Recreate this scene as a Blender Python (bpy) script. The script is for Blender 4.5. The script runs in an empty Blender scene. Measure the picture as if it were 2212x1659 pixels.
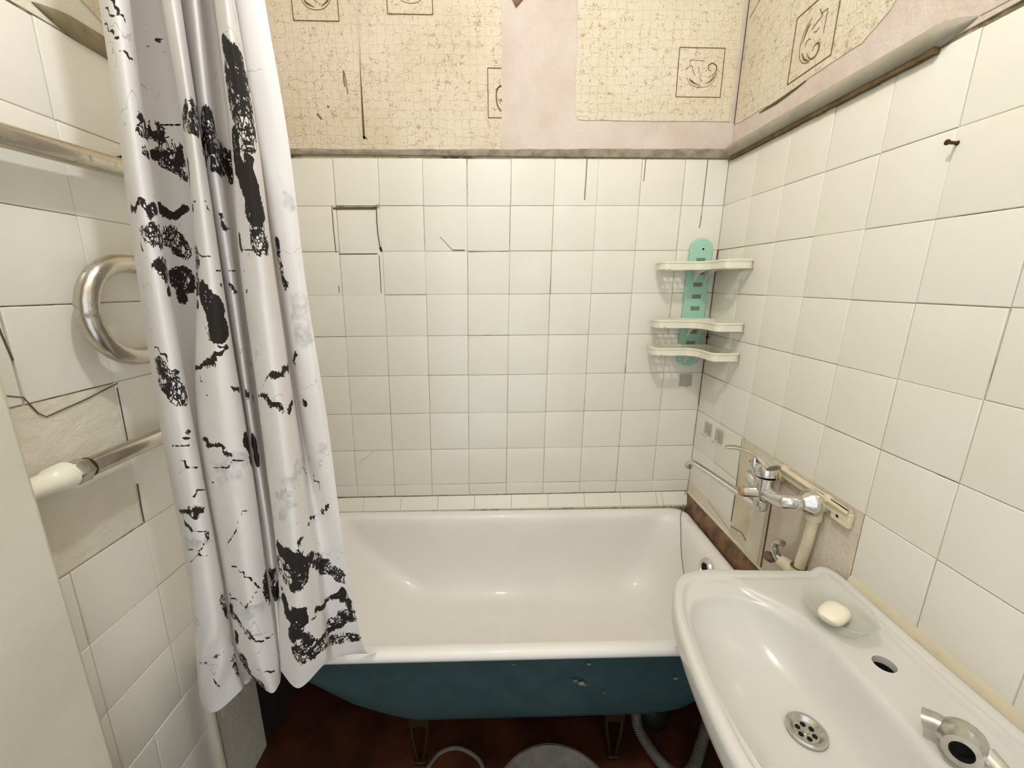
import bpy, bmesh, math, random
import numpy as np
from mathutils import Vector, Matrix
random.seed(7)
PI = math.pi
C = bpy.context.scene.collection
SC = bpy.context.scene
FLOOR = 1.82            # height of the top of the tiling above the floor; z below is measured from there

# ---------------------------------------------------------------- camera, world, light, exposure
def make_camera():
    cam = bpy.data.cameras.new('camera'); o = bpy.data.objects.new('camera', cam); C.objects.link(o)
    cam.sensor_fit = 'HORIZONTAL'; cam.sensor_width = 36.0
    cam.lens = 884.729 / 2212 * 36.0
    cam.clip_start = 0.02
    yaw, pit, rol = -0.02768, -0.23086, 0.00104
    f = Vector((-math.sin(yaw)*math.cos(pit), math.cos(yaw)*math.cos(pit), math.sin(pit)))
    r = Vector((math.cos(yaw), math.sin(yaw), 0)); u = r.cross(f)
    r2 = r*math.cos(rol) + u*math.sin(rol); u2 = -r*math.sin(rol) + u*math.cos(rol)
    m = Matrix((r2, u2, -f)).transposed().to_4x4()
    m.translation = Vector((-0.78861, -1.52513, -0.43176 + FLOOR))
    o.matrix_world = m
    SC.camera = o
make_camera()
w = bpy.data.worlds.new('world'); SC.world = w; w.use_nodes = True
w.node_tree.nodes['Background'].inputs[0].default_value = (0.90, 0.975, 1.06, 1)
w.node_tree.nodes['Background'].inputs[1].default_value = 1.35  # soft fill, enters by the added opening in the front wall
def lamp(name, loc, power, radius, col):
    l = bpy.data.lights.new(name, 'POINT'); l.energy = power; l.shadow_soft_size = radius; l.color = col
    o = bpy.data.objects.new(name, l); C.objects.link(o); o.location = loc; return o
lamp('lamp_light', (-0.80, -1.15, 0.76 + FLOOR), 31, 0.035, (0.93, 0.965, 1.03))
SC.view_settings.view_transform = 'Standard'
try: SC.view_settings.look = 'None'
except Exception: pass
SC.view_settings.gamma = 1.0
SC.view_settings.use_curve_mapping = False
SC.view_settings.exposure = 0.05

# ---------------------------------------------------------------- helpers
def srgb(r, g, b):
    return tuple(((c/255)/12.92 if c/255 <= .04045 else ((c/255+.055)/1.055)**2.4) for c in (r, g, b)) + (1.0,)

class MB:
    """collects geometry for ONE mesh object; world coordinates, z from the tile top"""
    def __init__(s): s.v = []; s.f = []; s.a = []
    def add(s, vs, fs, a=0.0):
        o = len(s.v); s.v += [tuple(p) for p in vs]; s.f += [tuple(i+o for i in f) for f in fs]; s.a += [a]*len(fs)
    def box(s, x0, y0, z0, x1, y1, z1, a=0.0):
        p = [(x, y, z) for x in (x0, x1) for y in (y0, y1) for z in (z0, z1)]
        s.add(p, [(0,1,3,2),(4,6,7,5),(0,4,5,1),(2,3,7,6),(0,2,6,4),(1,5,7,3)], a)
    def loft(s, rings, close=True, cap0=False, cap1=False, a=0.0):
        n = len(rings[0]); vs = [p for r in rings for p in r]; fs = []
        for i in range(len(rings)-1):
            for j in range(n if close else n-1):
                k = (j+1) % n
                fs.append((i*n+j, i*n+k, (i+1)*n+k, (i+1)*n+j))
        if cap0: fs.append(tuple(range(n-1, -1, -1)))
        if cap1: fs.append(tuple(range((len(rings)-1)*n, len(rings)*n)))
        s.add(vs, fs, a)
    def tube(s, path, r, n=16, cap=True, flat=1.0, up=None, a=0.0):
        P = [Vector(p) for p in path]; m = len(P)
        R = r if isinstance(r, (list, tuple)) else [r]*m
        T = [(P[min(i+1, m-1)]-P[max(i-1, 0)]).normalized() for i in range(m)]
        ref = Vector(up) if up else (Vector((0,0,1)) if abs(T[0].z) < .9 else Vector((1,0,0)))
        nrm = (ref - T[0]*ref.dot(T[0])).normalized(); rings = []
        for i in range(m):
            nrm = (nrm - T[i]*nrm.dot(T[i])).normalized(); b = T[i].cross(nrm)
            rings.append([P[i] + nrm*(R[i]*flat*math.cos(t)) + b*(R[i]*math.sin(t)) for t in [2*PI*k/n for k in range(n)]])
        s.loft(rings, True, cap, cap, a)
    def lathe(s, prof, base, axis, n=32, a=0.0, cap=True):
        ax = Vector(axis).normalized(); ref = Vector((0,0,1)) if abs(ax.z) < .9 else Vector((1,0,0))
        u = ax.cross(ref).normalized(); v = ax.cross(u); b = Vector(base)
        rings = [[b + ax*h + (u*math.cos(2*PI*k/n) + v*math.sin(2*PI*k/n))*max(r, 1e-5) for k in range(n)] for r, h in prof]
        s.loft(rings, True, cap, cap, a)
    def prism(s, poly, vec, a=0.0):
        n = len(poly); v = Vector(vec); P = [Vector(p) for p in poly]
        s.add(P + [p+v for p in P], [tuple(range(n-1, -1, -1)), tuple(range(n, 2*n))] + [(i, (i+1)%n, n+(i+1)%n, n+i) for i in range(n)], a)
    def ribbon(s, pts, nrm, wd, th):
        """flat raised line following pts on a surface of normal nrm"""
        P = [Vector(p) for p in pts]; N = Vector(nrm).normalized(); rings = []
        W = wd if isinstance(wd, (list, tuple)) else [wd]*len(P)
        for i, p in enumerate(P):
            t = (P[min(i+1, len(P)-1)] - P[max(i-1, 0)]).normalized(); b = t.cross(N)*W[i]*.5
            rings.append([p-b, p-b+N*th, p+b+N*th, p+b])
        s.loft(rings, True, True, True)

def crom(P, sub=8, closed=False):
    P = [Vector(p) for p in P]; n = len(P); out = []
    for i in range(n if closed else n-1):
        g = (lambda j: P[j % n]) if closed else (lambda j: P[j] if 0 <= j < n else (2*P[0]-P[1] if j < 0 else 2*P[-1]-P[-2]))
        a, b, c, d = g(i-1), g(i), g(i+1), g(i+2)
        for k in range(sub):
            f = k/sub; out.append(.5*(2*b+(c-a)*f+(2*a-5*b+4*c-d)*f*f+(3*b-a-3*c+d)*f**3))
    if not closed: out.append(P[-1])
    return out

BASE = {}
def empty(name, loc, label=None, cat=None, group=None):
    o = bpy.data.objects.new(name, None); C.objects.link(o); o.empty_display_size = .05
    o.location = (loc[0], loc[1], loc[2]+FLOOR); BASE[o.name] = Vector(loc)
    if label: o['label'] = label
    if cat: o['category'] = cat
    if group: o['group'] = group
    return o
def root(o):
    while o.parent: o = o.parent
    return o
def build(name, mb, mat, parent=None, loc=None, label=None, cat=None, group=None, kind=None, smooth=True, angle=35, bevel=0.0, merge=True):
    L = BASE[root(parent).name] if parent else Vector(loc if loc is not None else (0, 0, -FLOOR))
    me = bpy.data.meshes.new(name)
    me.from_pydata([(p[0]-L.x, p[1]-L.y, p[2]-L.z) for p in mb.v], [], mb.f)
    if any(mb.a):
        at = me.attributes.new('tint', 'FLOAT', 'FACE'); at.data.foreach_set('value', mb.a)
    bm = bmesh.new(); bm.from_mesh(me)
    if merge: bmesh.ops.remove_doubles(bm, verts=bm.verts, dist=1e-5)
    bmesh.ops.recalc_face_normals(bm, faces=bm.faces)
    bm.to_mesh(me); bm.free()
    me.materials.append(mat)
    if smooth:
        me.shade_smooth(); me.set_sharp_from_angle(angle=math.radians(angle))
    o = bpy.data.objects.new(name, me); C.objects.link(o)
    if parent: o.parent = parent
    else:
        o.location = (L.x, L.y, L.z+FLOOR); BASE[o.name] = L
    if bevel:
        m = o.modifiers.new('bevel', 'BEVEL'); m.width = bevel; m.segments = 3; m.limit_method = 'ANGLE'; m.angle_limit = math.radians(40)
        m.harden_normals = False
    if label: o['label'] = label
    if cat: o['category'] = cat
    if group: o['group'] = group
    if kind: o['kind'] = kind
    return o
def cut(o, mb):
    """cut the solid mb out of mesh object o"""
    me = bpy.data.meshes.new('cutter'); L = BASE[root(o).name]
    me.from_pydata([(p[0]-L.x, p[1]-L.y, p[2]-L.z) for p in mb.v], [], mb.f)
    bm = bmesh.new(); bm.from_mesh(me); bmesh.ops.recalc_face_normals(bm, faces=bm.faces); bm.to_mesh(me); bm.free()
    c = bpy.data.objects.new('cutter', me); C.objects.link(c)
    c.parent = o.parent if o.parent else None
    if not o.parent: c.location = o.location
    bpy.context.view_layer.update()
    m = o.modifiers.new('cut', 'BOOLEAN'); m.object = c; m.operation = 'DIFFERENCE'; m.solver = 'EXACT'
    bpy.context.view_layer.update()
    dg = bpy.context.evaluated_depsgraph_get()
    new = bpy.data.meshes.new_from_object(o.evaluated_get(dg), depsgraph=dg)
    o.modifiers.remove(m); old = o.data; nm = old.name; o.data = new; bpy.data.meshes.remove(old); new.name = nm
    bpy.data.objects.remove(c); bpy.data.meshes.remove(me)
    new.shade_smooth(); new.set_sharp_from_angle(angle=math.radians(38))

# ---------------------------------------------------------------- materials
class NT:
    def __init__(s, name):
        s.m = bpy.data.materials.new(name); s.m.use_nodes = True; s.t = s.m.node_tree; s.n = s.t.nodes; s.l = s.t.links
        s.b = s.n['Principled BSDF']; s.out = s.n['Material Output']
    def node(s, t, **k):
        o = s.n.new(t)
        for a, v in k.items(): setattr(o, a, v)
        return o
    def set(s, sock, v):
        if isinstance(v, bpy.types.NodeSocket): s.l.new(v, sock)
        else: sock.default_value = v
    def math(s, op, a, b=0.0, c=None, clamp=False):
        o = s.node('ShaderNodeMath', operation=op, use_clamp=clamp); s.set(o.inputs[0], a); s.set(o.inputs[1], b)
        if c is not None: s.set(o.inputs[2], c)
        return o.outputs[0]
    def ramp(s, v, lo, hi):
        o = s.node('ShaderNodeMapRange'); o.interpolation_type = 'SMOOTHSTEP'
        s.set(o.inputs['Value'], v); s.set(o.inputs['From Min'], lo); s.set(o.inputs['From Max'], hi); return o.outputs[0]
    def mix(s, f, a, b):
        o = s.node('ShaderNodeMix', data_type='RGBA'); s.set(o.inputs[0], f); s.set(o.inputs[6], a); s.set(o.inputs[7], b); return o.outputs[2]
    def coord(s, scale=(1,1,1), rot=(0,0,0), loc=(0,0,0), src='Object'):
        t = s.node('ShaderNodeTexCoord'); m = s.node('ShaderNodeMapping'); s.l.new(t.outputs[src], m.inputs[0])
        m.inputs['Scale'].default_value = scale; m.inputs['Rotation'].default_value = rot; m.inputs['Location'].default_value = loc
        return m.outputs[0]
    def noise(s, vec, scale, detail=4, rough=.55, dist=0.0, out=0):
        o = s.node('ShaderNodeTexNoise'); s.l.new(vec, o.inputs['Vector']); o.inputs['Scale'].default_value = scale
        o.inputs['Detail'].default_value = detail; o.inputs['Roughness'].default_value = rough; o.inputs['Distortion'].default_value = dist
        return o.outputs[out]
    def vor(s, vec, scale, feature='F1', out='Distance', rnd=1.0):
        o = s.node('ShaderNodeTexVoronoi', feature=feature); s.l.new(vec, o.inputs['Vector']); o.inputs['Scale'].default_value = scale
        o.inputs['Randomness'].default_value = rnd
        return o.outputs[out]
    def attr(s, name):
        o = s.node('ShaderNodeAttribute'); o.attribute_name = name; return o.outputs['Fac']
    def bump(s, h, strength=.5, dist=.001, prev=None):
        o = s.node('ShaderNodeBump'); s.set(o.inputs['Height'], h); o.inputs['Strength'].default_value = strength; o.inputs['Distance'].default_value = dist
        if prev is not None: s.l.new(prev, o.inputs['Normal'])
        return o.outputs[0]
    def col(s, v): s.set(s.b.inputs['Base Color'], v)
    def rough(s, v): s.set(s.b.inputs['Roughness'], v)
    def nrm(s, v): s.l.new(v, s.b.inputs['Normal'])

def simple(name, col, rough=.5, metal=0.0, var=.08, scale=30, bump=0.0, coat=0.0, bscale=80):
    m = NT(name); v = m.coord(); n = m.noise(v, scale)
    dark = tuple(c*(1-var*2) for c in col[:3])+(1,)
    m.col(m.mix(m.ramp(n, .3, .75), col, dark)); m.rough(rough); m.b.inputs['Metallic'].default_value = metal
    m.b.inputs['Coat Weight'].default_value = coat
    if bump: m.nrm(m.bump(m.noise(v, bscale, 5), bump, .0015))
    return m.m

def tile_mat():
    m = NT('tile_glaze'); v = m.coord(); t = m.attr('tint')
    a = srgb(230, 225, 212); b = srgb(227, 222, 207); c = srgb(232, 227, 215)
    n = m.noise(v, 5, 3)
    col = m.mix(t, a, b); col = m.mix(m.ramp(n, .45, .75), col, c)
    sp = m.noise(v, 90, 2, .5); col = m.mix(m.math('MULTIPLY', m.ramp(sp, .77, .82), .35), col, srgb(150, 140, 110))
    m.col(col); m.rough(m.math('MULTIPLY_ADD', n, .1, .17)); m.b.inputs['IOR'].default_value = 1.5
    m.b.inputs['Coat Weight'].default_value = .0; m.b.inputs['Coat Roughness'].default_value = .2
    m.nrm(m.bump(m.noise(v, 9, 2), .35, .004))
    return m.m
def grout_mat():
    m = NT('grout'); v = m.coord(); n = m.noise(v, 7, 5, .7); n2 = m.noise(v, 60, 3)
    col = m.mix(m.ramp(m.math('ADD', n, m.math('MULTIPLY', n2, .35)), .50, .72), srgb(108, 96, 68), srgb(196, 186, 155))
    m.col(col); m.rough(.95); return m.m
def plaster_mat(name, c1, c2, bs=22, amt=.8, c3=None):
    m = NT(name); v = m.coord(); n = m.noise(v, 6, 4); h = m.noise(v, bs, 7, .65)
    col = m.mix(m.ramp(n, .35, .7), c1, c2)
    if c3: col = m.mix(m.math('MULTIPLY', m.ramp(m.noise(v, 40, 4, .7), .6, .75), .7), col, c3)
    m.col(col); m.rough(.75); m.nrm(m.bump(h, amt, .006)); return m.m
def wallpaper_mat(name='wallpaper', c1=srgb(226, 206, 172), c2=srgb(219, 199, 160), specks=.62):
    m = NT(name); v = m.coord()
    # embossed grid of small wavy squares
    nz = m.node('ShaderNodeTexNoise'); m.l.new(v, nz.inputs['Vector']); nz.inputs['Scale'].default_value = 30
    vm = m.node('ShaderNodeVectorMath', operation='MULTIPLY_ADD'); m.l.new(nz.outputs['Color'], vm.inputs[0]); vm.inputs[1].default_value = (.016,)*3; m.l.new(v, vm.inputs[2])
    ed = m.vor(vm.outputs[0], 38, 'DISTANCE_TO_EDGE', rnd=.25)
    line = m.math('SUBTRACT', 1.0, m.ramp(ed, .0, .09))
    sh = m.coord((1, 1, 1), (0, .6, 0)); mp = m.node('ShaderNodeMapping'); m.l.new(sh, mp.inputs[0]); mp.inputs['Scale'].default_value = (90, 90, 260)
    cr = m.noise(mp.outputs[0], 1.0, 2, .6, .6); big = m.noise(v, 7, 3)
    mk = m.ramp(m.math('ADD', cr, m.math('MULTIPLY', big, .28)), .10+specks, .16+specks)
    base = m.mix(m.ramp(m.noise(v, 4, 3), .35, .7), c1, c2)
    base = m.mix(m.math('MULTIPLY', line, m.math('MULTIPLY', m.ramp(m.noise(v, 25, 2), .45, .7), .22)), base, srgb(150, 124, 84))
    curl = m.math('LESS_THAN', m.math('ABSOLUTE', m.math('SUBTRACT', m.noise(v, 62, 2, .5, .8), .5)), .024)
    curl = m.math('MULTIPLY', curl, m.ramp(m.noise(v, 38, 2), .50, .60))
    base = m.mix(m.math('MULTIPLY', curl, .6), base, srgb(140, 112, 74))
    base = m.mix(m.math('MULTIPLY', mk, .75), base, srgb(128, 98, 62))
    m.col(base); m.rough(.8)
    h = m.math('SUBTRACT', m.noise(v, 60, 4), m.math('MULTIPLY', line, .8)); h = m.math('SUBTRACT', h, m.math('MULTIPLY', mk, 1.0))
    m.nrm(m.bump(h, .55, .002)); return m.m
def enamel(name, col, rough=.1, bump=0.0):
    m = NT(name); v = m.coord(); m.col(m.mix(m.ramp(m.noise(v, 3, 3), .4, .7), col, tuple(c*.94 for c in col[:3])+(1,))); m.rough(rough)
    m.b.inputs['Coat Weight'].default_value = .12; m.b.inputs['Coat Roughness'].default_value = .05
    if bump: m.nrm(m.bump(m.noise(v, 12, 2), bump, .003))
    return m.m
def metal(name, col, rough, var=.3, scale=60, dirt=None):
    m = NT(name); v = m.coord(); n = m.noise(v, scale, 5, .65)
    c = m.mix(m.ramp(n, .4, .8), col, tuple(x*(1-var) for x in col[:3])+(1,))
    m.b.inputs['Metallic'].default_value = 1.0
    if dirt:
        k = m.ramp(m.noise(v, 18, 5, .7), .56, .7); c = m.mix(k, c, dirt); m.set(m.b.inputs['Metallic'], m.math('SUBTRACT', 1.0, m.math('MULTIPLY', k, .6)))
        m.rough(m.math('MULTIPLY_ADD', k, .3, rough))
    else: m.rough(m.math('MULTIPLY_ADD', n, .15, rough))
    m.col(c); return m.m
def clear_mat(name, tint, amt, rough=.15):
    m = NT(name); tr = m.node('ShaderNodeBsdfTransparent'); tr.inputs[0].default_value = (1, 1, 1, 1)
    mx = m.node('ShaderNodeMixShader'); mx.inputs[0].default_value = amt
    m.col(tint); m.rough(rough); m.l.new(tr.outputs[0], mx.inputs[1]); m.l.new(m.b.outputs[0], mx.inputs[2]); m.l.new(mx.outputs[0], m.out.inputs[0])
    return m.m
def curtain_mat():
    m = NT('marble_print_cloth'); v = m.coord()
    dS, dW, dV, dG = m.attr('d_solid'), m.attr('d_web'), m.attr('d_vein'), m.attr('d_grey')
    nz = m.node('ShaderNodeTexNoise'); m.l.new(v, nz.inputs['Vector']); nz.inputs['Scale'].default_value = 45; nz.inputs['Detail'].default_value = 5
    vm = m.node('ShaderNodeVectorMath', operation='MULTIPLY_ADD'); m.l.new(nz.outputs['Color'], vm.inputs[0]); vm.inputs[1].default_value = (.014,)*3; m.l.new(v, vm.inputs[2])
    mp = m.node('ShaderNodeMapping'); m.l.new(vm.outputs[0], mp.inputs[0]); mp.inputs['Rotation'].default_value = (0, .5, 0); mp.inputs['Scale'].default_value = (1.0, .6, .42)
    e1 = m.vor(mp.outputs[0], 120, 'DISTANCE_TO_EDGE'); e2 = m.vor(mp.outputs[0], 290, 'DISTANCE_TO_EDGE')
    fine_n = m.math('MULTIPLY', m.math('SUBTRACT', m.noise(v, 80, 6, .7), .5), .016)
    big_n = m.math('MULTIPLY', m.math('SUBTRACT', m.noise(v, 24, 3, .6), .5), .034)
    rag = m.math('ADD', fine_n, big_n)
    web_in = m.math('ADD', m.math('MAXIMUM', m.math('ADD', dW, .0045), m.math('ADD', dS, .002)), rag)
    l1 = m.math('LESS_THAN', e1, .075); l2 = m.math('LESS_THAN', e2, .13)
    l2 = m.math('MULTIPLY', l2, m.math('GREATER_THAN', m.noise(v, 30, 2), .46))
    lines = m.math('MULTIPLY', m.math('MAXIMUM', l1, l2), m.ramp(web_in, .0, .0005))
    patch = m.math('MULTIPLY', m.math('GREATER_THAN', m.noise(v, 48, 4, .6), .515), m.ramp(web_in, .003, .0035))
    sol = m.ramp(m.math('ADD', dS, m.math('MULTIPLY', rag, .55)), -.0008, -.0004)
    holes = m.math('MULTIPLY', m.math('LESS_THAN', m.vor(vm.outputs[0], 130), .30), m.math('GREATER_THAN', m.noise(v, 35, 2), .55))
    sol = m.math('MULTIPLY', sol, m.math('SUBTRACT', 1.0, m.math('MULTIPLY', holes, .95)))
    vn = m.math('ADD', dV, m.math('MULTIPLY', m.math('SUBTRACT', m.noise(v, 130, 3), .49), .0045))
    vein = m.ramp(vn, -.0003, .0002)
    ink = m.math('MAXIMUM', m.math('MAXIMUM', lines, sol), m.math('MAXIMUM', vein, patch))
    grey = m.math('MULTIPLY', m.ramp(m.math('ADD', dG, rag), -.002, .006), m.ramp(m.noise(v, 40, 5, .7), .3, .65))
    faint = m.math('MULTIPLY', m.ramp(m.noise(mp.outputs[0], 9, 5, .6, 1.0), .56, .68), .12)
    fine = m.math('LESS_THAN', m.math('ABSOLUTE', m.math('SUBTRACT', m.noise(v, 6, 4, .55), .5)), .0028)
    fine = m.math('MULTIPLY', fine, m.math('GREATER_THAN', m.noise(v, 11, 2), .56))
    base = m.mix(faint, srgb(234, 229, 225), srgb(178, 174, 172))
    base = m.mix(m.math('MULTIPLY', fine, .35), base, srgb(110, 106, 104))
    base = m.mix(m.math('MULTIPLY', grey, .5), base, srgb(150, 150, 156))
    base = m.mix(ink, base, srgb(46, 41, 38))
    m.col(base); m.rough(.7); m.b.inputs['Specular IOR Level'].default_value = .22
    tl = m.node('ShaderNodeBsdfTranslucent'); m.l.new(base, tl.inputs[0])
    mx = m.node('ShaderNodeMixShader'); mx.inputs[0].default_value = .16
    m.l.new(m.b.outputs[0], mx.inputs[1]); m.l.new(tl.outputs[0], mx.inputs[2]); m.l.new(mx.outputs[0], m.out.inputs[0])
    wr = m.node('ShaderNodeMapping'); m.l.new(v, wr.inputs[0]); wr.inputs['Scale'].default_value = (1, 1, .3)
    m.nrm(m.bump(m.noise(wr.outputs[0], 14, 3), .25, .006))
    return m.m

M_TILE = tile_mat(); M_GROUT = grout_mat()
M_PAPER = wallpaper_mat('wallpaper', srgb(219, 207, 184), srgb(213, 199, 173), .72)
M_PAPER2 = wallpaper_mat('wallpaper_aged', srgb(217, 203, 180), srgb(207, 192, 164), .70)
M_PINK = plaster_mat('pink_plaster', srgb(214, 199, 187), srgb(203, 185, 170), 24, .9, srgb(192, 171, 151))
M_ROUGH = plaster_mat('rough_plaster', srgb(226, 215, 196), srgb(220, 202, 184), 85, 1.0, srgb(196, 172, 142))
M_CREAM = plaster_mat('cream_paint_over_plaster', srgb(228, 221, 201), srgb(220, 211, 190), 36, .8)
M_PAINT = plaster_mat('painted_column', srgb(214, 209, 190), srgb(206, 201, 180), 12, .35)
M_CHASE = plaster_mat('old_yellowed_paint', srgb(216, 205, 180), srgb(206, 192, 162), 50, .5, srgb(184, 158, 122))
M_CEIL = simple('ceiling_paint', srgb(232, 226, 210), .8)
M_FLOOR = simple('red_brown_floor_paint', srgb(92, 48, 30), .45, var=.35, scale=6)
M_SHADE = simple('painted_shade_brown', srgb(52, 40, 32), .9, var=.3, scale=9)  # brown standing in for the shade below the bathtub
M_ENAMEL = enamel('white_enamel', srgb(236, 231, 223), .42)
M_CERAM = enamel('sink_ceramic', srgb(212, 208, 200), .2)
M_TEAL = simple('dark_teal_paint', srgb(56, 82, 84), .5, var=.12, scale=14, bump=.15, bscale=40)
M_CHROME = metal('chrome', (.72, .70, .66, 1), .12, .2)
M_STEEL = metal('worn_steel_pipe', (.60, .56, .48, 1), .26, .25, 40, srgb(120, 108, 86))
M_OLDCHROME = metal('lime_scaled_chrome', (.62, .60, .55, 1), .25, .3, 90, srgb(190, 184, 168))
M_TRIM = simple('grey_cement_bead', srgb(158, 146, 126), .8, var=.25, scale=35, bump=.6, bscale=60)
M_TRIM2 = simple('grey_painted_bead', srgb(160, 152, 134), .4, var=.12, scale=16, bump=.3)
M_GRIME = simple('brown_grime', srgb(104, 84, 48), .8, var=.3, scale=30, bump=.5)
M_TRIM3 = simple('grimy_bead', srgb(150, 138, 104), .8, var=.25, scale=22, bump=.6)
M_BROWN = simple('rotten_brown_board', srgb(142, 110, 84), .85, var=.32, scale=26, bump=.6, bscale=70)
M_WHITEPL = simple('white_plastic', srgb(232, 226, 206), .35, var=.02)
M_PPR = simple('cream_plastic_pipe', srgb(226, 214, 182), .4, var=.08, scale=14)
M_GREEN = simple('mint_plastic', srgb(164, 210, 188), .4, var=.05, scale=180)
M_BLACK = simple('black_hole', srgb(9, 7, 5), 1.0)
M_DARKMET = metal('rusty_iron', srgb(92, 72, 52), .5, .4, 30)
M_INK = simple('brown_print_ink', srgb(118, 86, 46), .8, var=.1)
M_CRACK = simple('dark_crack', srgb(96, 82, 56), .9)
M_HOSE = simple('grey_corrugated_plastic', srgb(112, 106, 96), .6, var=.15)
M_BLACKPL = simple('black_plastic', srgb(34, 33, 32), .35)
M_SOAP = simple('soap', srgb(244, 234, 212), .4, var=.02)
M_DISH = clear_mat('clear_plastic', srgb(206, 208, 190), .27, .1)
M_STICK = clear_mat('clear_sticker', srgb(196, 190, 176), .34, .25)
M_VERD = simple('blue_green_corrosion', srgb(84, 124, 124), .7, var=.25, scale=200)
M_MORTAR = plaster_mat('beige_sealant', srgb(216, 205, 178), srgb(206, 194, 164), 30, .5, srgb(188, 166, 126))
M_STAIN = clear_mat('drip_stain', srgb(120, 104, 74), .45, .8)
M_CURT = curtain_mat()
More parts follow.
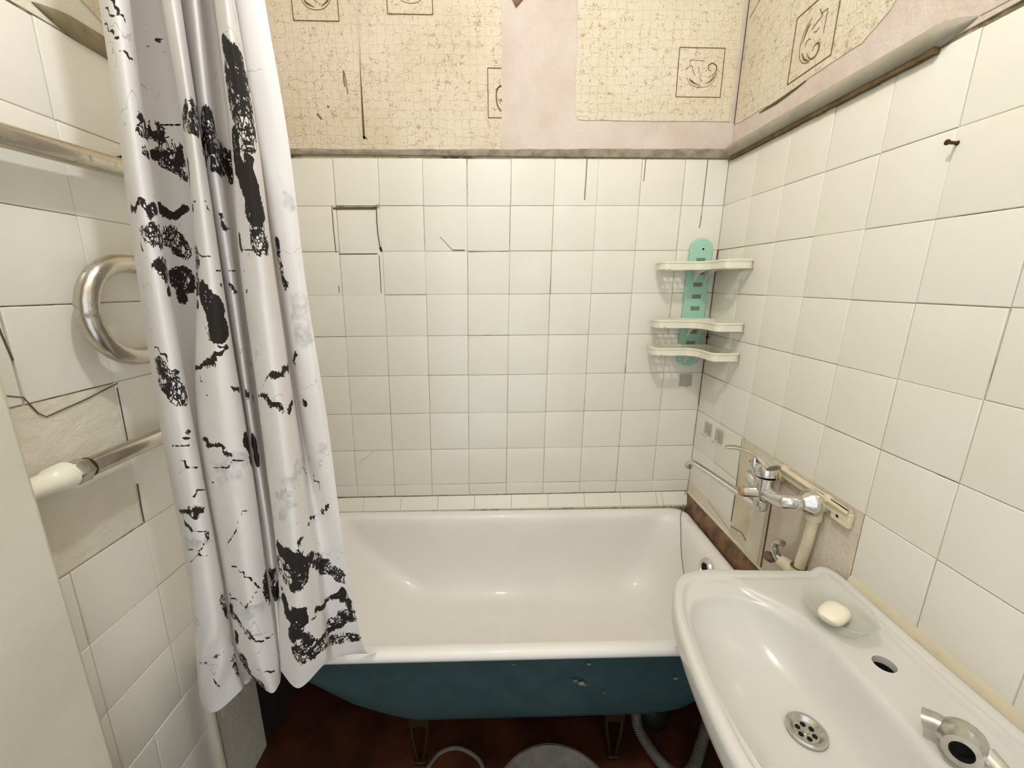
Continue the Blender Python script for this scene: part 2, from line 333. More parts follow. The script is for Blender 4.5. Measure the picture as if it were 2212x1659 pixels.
CURTAIN_KEYS = [[[-1.3364,-0.78,0.868],[-1.3746,-0.78,0.2117],[-1.3877,-0.78,-0.0131],[-1.3986,-0.78,-0.2004],[-1.4119,-0.78,-0.4157],[-1.4249,-0.78,-0.6657],[-1.4319,-0.78,-0.9598],[-1.4489,-0.78,-1.1861],[-1.4603,-0.78,-1.3101]],[[-1.2946,-0.824,0.868],[-1.333,-0.824,0.1739],[-1.3447,-0.824,-0.0377],[-1.3544,-0.824,-0.214],[-1.3649,-0.824,-0.4166],[-1.3739,-0.824,-0.652],[-1.381,-0.824,-0.9289],[-1.3999,-0.824,-1.1418],[-1.429,-0.812,-1.3096]],[[-1.2654,-0.832,0.868],[-1.307,-0.832,0.1675],[-1.3194,-0.832,-0.0418],[-1.3297,-0.832,-0.2163],[-1.3394,-0.832,-0.4168],[-1.3421,-0.832,-0.6497],[-1.347,-0.832,-0.9237],[-1.3585,-0.832,-1.1347],[-1.3966,-0.82,-1.3106]],[[-1.2723,-0.795,0.868],[-1.315,-0.795,0.2],[-1.3291,-0.795,-0.0207],[-1.3408,-0.795,-0.2046],[-1.3482,-0.795,-0.4159],[-1.3535,-0.795,-0.6615],[-1.3525,-0.795,-0.9504],[-1.3565,-0.795,-1.1731],[-1.3554,-0.795,-1.2827]],[[-1.3523,-0.714,0.868],[-1.3857,-0.714,0.2698],[-1.3994,-0.714,0.0247],[-1.4108,-0.714,-0.1795],[-1.4188,-0.714,-0.4142],[-1.429,-0.714,-0.6869],[-1.4006,-0.75,-0.9821],[-1.3836,-0.774,-1.1941],[-1.3842,-0.75,-1.3221]],[[-1.3446,-0.704,0.868],[-1.3668,-0.704,0.2792],[-1.3762,-0.704,0.0309],[-1.384,-0.704,-0.1761],[-1.3947,-0.704,-0.4139],[-1.4183,-0.704,-0.6902],[-1.3882,-0.74,-0.9896],[-1.3726,-0.764,-1.2048],[-1.3851,-0.74,-1.3311]],[[-1.3303,-0.714,0.868],[-1.3346,-0.714,0.2713],[-1.3364,-0.714,0.0258],[-1.3379,-0.714,-0.1788],[-1.3541,-0.714,-0.4141],[-1.3968,-0.714,-0.6871],[-1.3681,-0.75,-0.9828],[-1.3522,-0.774,-1.195],[-1.3681,-0.75,-1.3121]],[[-1.2834,-0.785,0.868],[-1.2887,-0.785,0.2097],[-1.2905,-0.785,-0.0143],[-1.292,-0.785,-0.201],[-1.31,-0.785,-0.4157],[-1.352,-0.785,-0.6647],[-1.3538,-0.785,-0.9577],[-1.3575,-0.785,-1.1834],[-1.3359,-0.785,-1.265]],[[-1.2505,-0.827,0.868],[-1.25,-0.827,0.1736],[-1.2498,-0.827,-0.0378],[-1.2497,-0.827,-0.2139],[-1.2599,-0.827,-0.4165],[-1.278,-0.827,-0.6518],[-1.2838,-0.827,-0.9285],[-1.2876,-0.827,-1.1418],[-1.2805,-0.815,-1.2699]],[[-1.2617,-0.792,0.868],[-1.2606,-0.792,0.2042],[-1.2602,-0.792,-0.0178],[-1.2599,-0.792,-0.2029],[-1.2619,-0.792,-0.4157],[-1.2625,-0.792,-0.6631],[-1.2668,-0.792,-0.9542],[-1.2712,-0.792,-1.1786],[-1.2755,-0.792,-1.2738]],[[-1.3093,-0.716,0.868],[-1.3113,-0.716,0.2701],[-1.312,-0.716,0.025],[-1.3127,-0.716,-0.1792],[-1.3143,-0.716,-0.4141],[-1.3134,-0.716,-0.6871],[-1.2939,-0.752,-0.9827],[-1.2856,-0.776,-1.1947],[-1.2969,-0.752,-1.3041]],[[-1.2313,-0.765,0.868],[-1.2576,-0.765,0.228],[-1.2671,-0.765,-0.0024],[-1.275,-0.765,-0.1944],[-1.2761,-0.765,-0.4151],[-1.2738,-0.765,-0.6717],[-1.2778,-0.765,-0.9736],[-1.2829,-0.765,-1.2062],[-1.2877,-0.765,-1.2843]],[[-1.2122,-0.78,0.868],[-1.2358,-0.78,0.2153],[-1.244,-0.78,-0.0107],[-1.2508,-0.78,-0.199],[-1.2539,-0.78,-0.4154],[-1.2558,-0.78,-0.667],[-1.258,-0.78,-0.9631],[-1.2712,-0.78,-1.191],[-1.2763,-0.78,-1.2625]],[[-1.2455,-0.722,0.868],[-1.2596,-0.722,0.266],[-1.2654,-0.722,0.0224],[-1.2702,-0.722,-0.1807],[-1.2756,-0.722,-0.4142],[-1.2811,-0.722,-0.6854],[-1.2623,-0.758,-0.979],[-1.2679,-0.782,-1.189],[-1.2897,-0.758,-1.2793]],[[-1.2404,-0.709,0.868],[-1.2539,-0.709,0.2777],[-1.2596,-0.709,0.0299],[-1.2643,-0.709,-0.1765],[-1.2749,-0.709,-0.4139],[-1.2779,-0.709,-0.6896],[-1.2616,-0.745,-0.9884],[-1.2693,-0.769,-1.2025],[-1.2954,-0.745,-1.2885]],[[-1.1912,-0.785,0.868],[-1.2085,-0.785,0.2116],[-1.2144,-0.785,-0.013],[-1.2193,-0.785,-0.2003],[-1.2327,-0.785,-0.4155],[-1.2349,-0.785,-0.6656],[-1.2438,-0.785,-0.9597],[-1.266,-0.785,-1.186],[-1.272,-0.785,-1.2494]],[[-1.1721,-0.83,0.868],[-1.1724,-0.83,0.1729],[-1.1725,-0.83,-0.0382],[-1.1725,-0.83,-0.2141],[-1.1785,-0.83,-0.4165],[-1.1791,-0.83,-0.6516],[-1.1832,-0.83,-0.9283],[-1.1993,-0.83,-1.1411],[-1.2193,-0.818,-1.256]],[[-1.2117,-0.792,0.868],[-1.1879,-0.792,0.2062],[-1.1799,-0.792,-0.0165],[-1.1732,-0.792,-0.202],[-1.1734,-0.792,-0.4156],[-1.1718,-0.792,-0.6639],[-1.1682,-0.792,-0.9561],[-1.1693,-0.792,-1.1814],[-1.1736,-0.792,-1.2236]],[[-1.2571,-0.73,0.868],[-1.2292,-0.73,0.26],[-1.2181,-0.73,0.0186],[-1.2089,-0.73,-0.1826],[-1.2042,-0.73,-0.4142],[-1.1942,-0.73,-0.6836],[-1.1641,-0.765,-0.9757],[-1.175,-0.745,-1.2299],[-1.1753,-0.742,-1.264]],[[-1.2292,-0.772,0.868],[-1.2012,-0.772,0.2236],[-1.1913,-0.772,-0.0052],[-1.183,-0.772,-0.1958],[-1.1695,-0.772,-0.4151],[-1.158,-0.772,-0.6704],[-1.1326,-0.765,-0.9763],[-1.1397,-0.745,-1.2309],[-1.1543,-0.738,-1.2481]],[[-1.1972,-0.78,0.868],[-1.1702,-0.78,0.2173],[-1.1608,-0.78,-0.0093],[-1.153,-0.78,-0.198],[-1.1432,-0.78,-0.4153],[-1.1301,-0.78,-0.668],[-1.1231,-0.765,-0.9765],[-1.1209,-0.745,-1.2314],[-1.1285,-0.715,-1.265]],[[-1.1994,-0.77,0.868],[-1.1608,-0.77,0.2264],[-1.147,-0.77,-0.0033],[-1.1355,-0.77,-0.1947],[-1.1327,-0.77,-0.415],[-1.1207,-0.77,-0.6713],[-1.1155,-0.765,-0.9767],[-1.1042,-0.745,-1.2319],[-1.0911,-0.695,-1.2841]]]
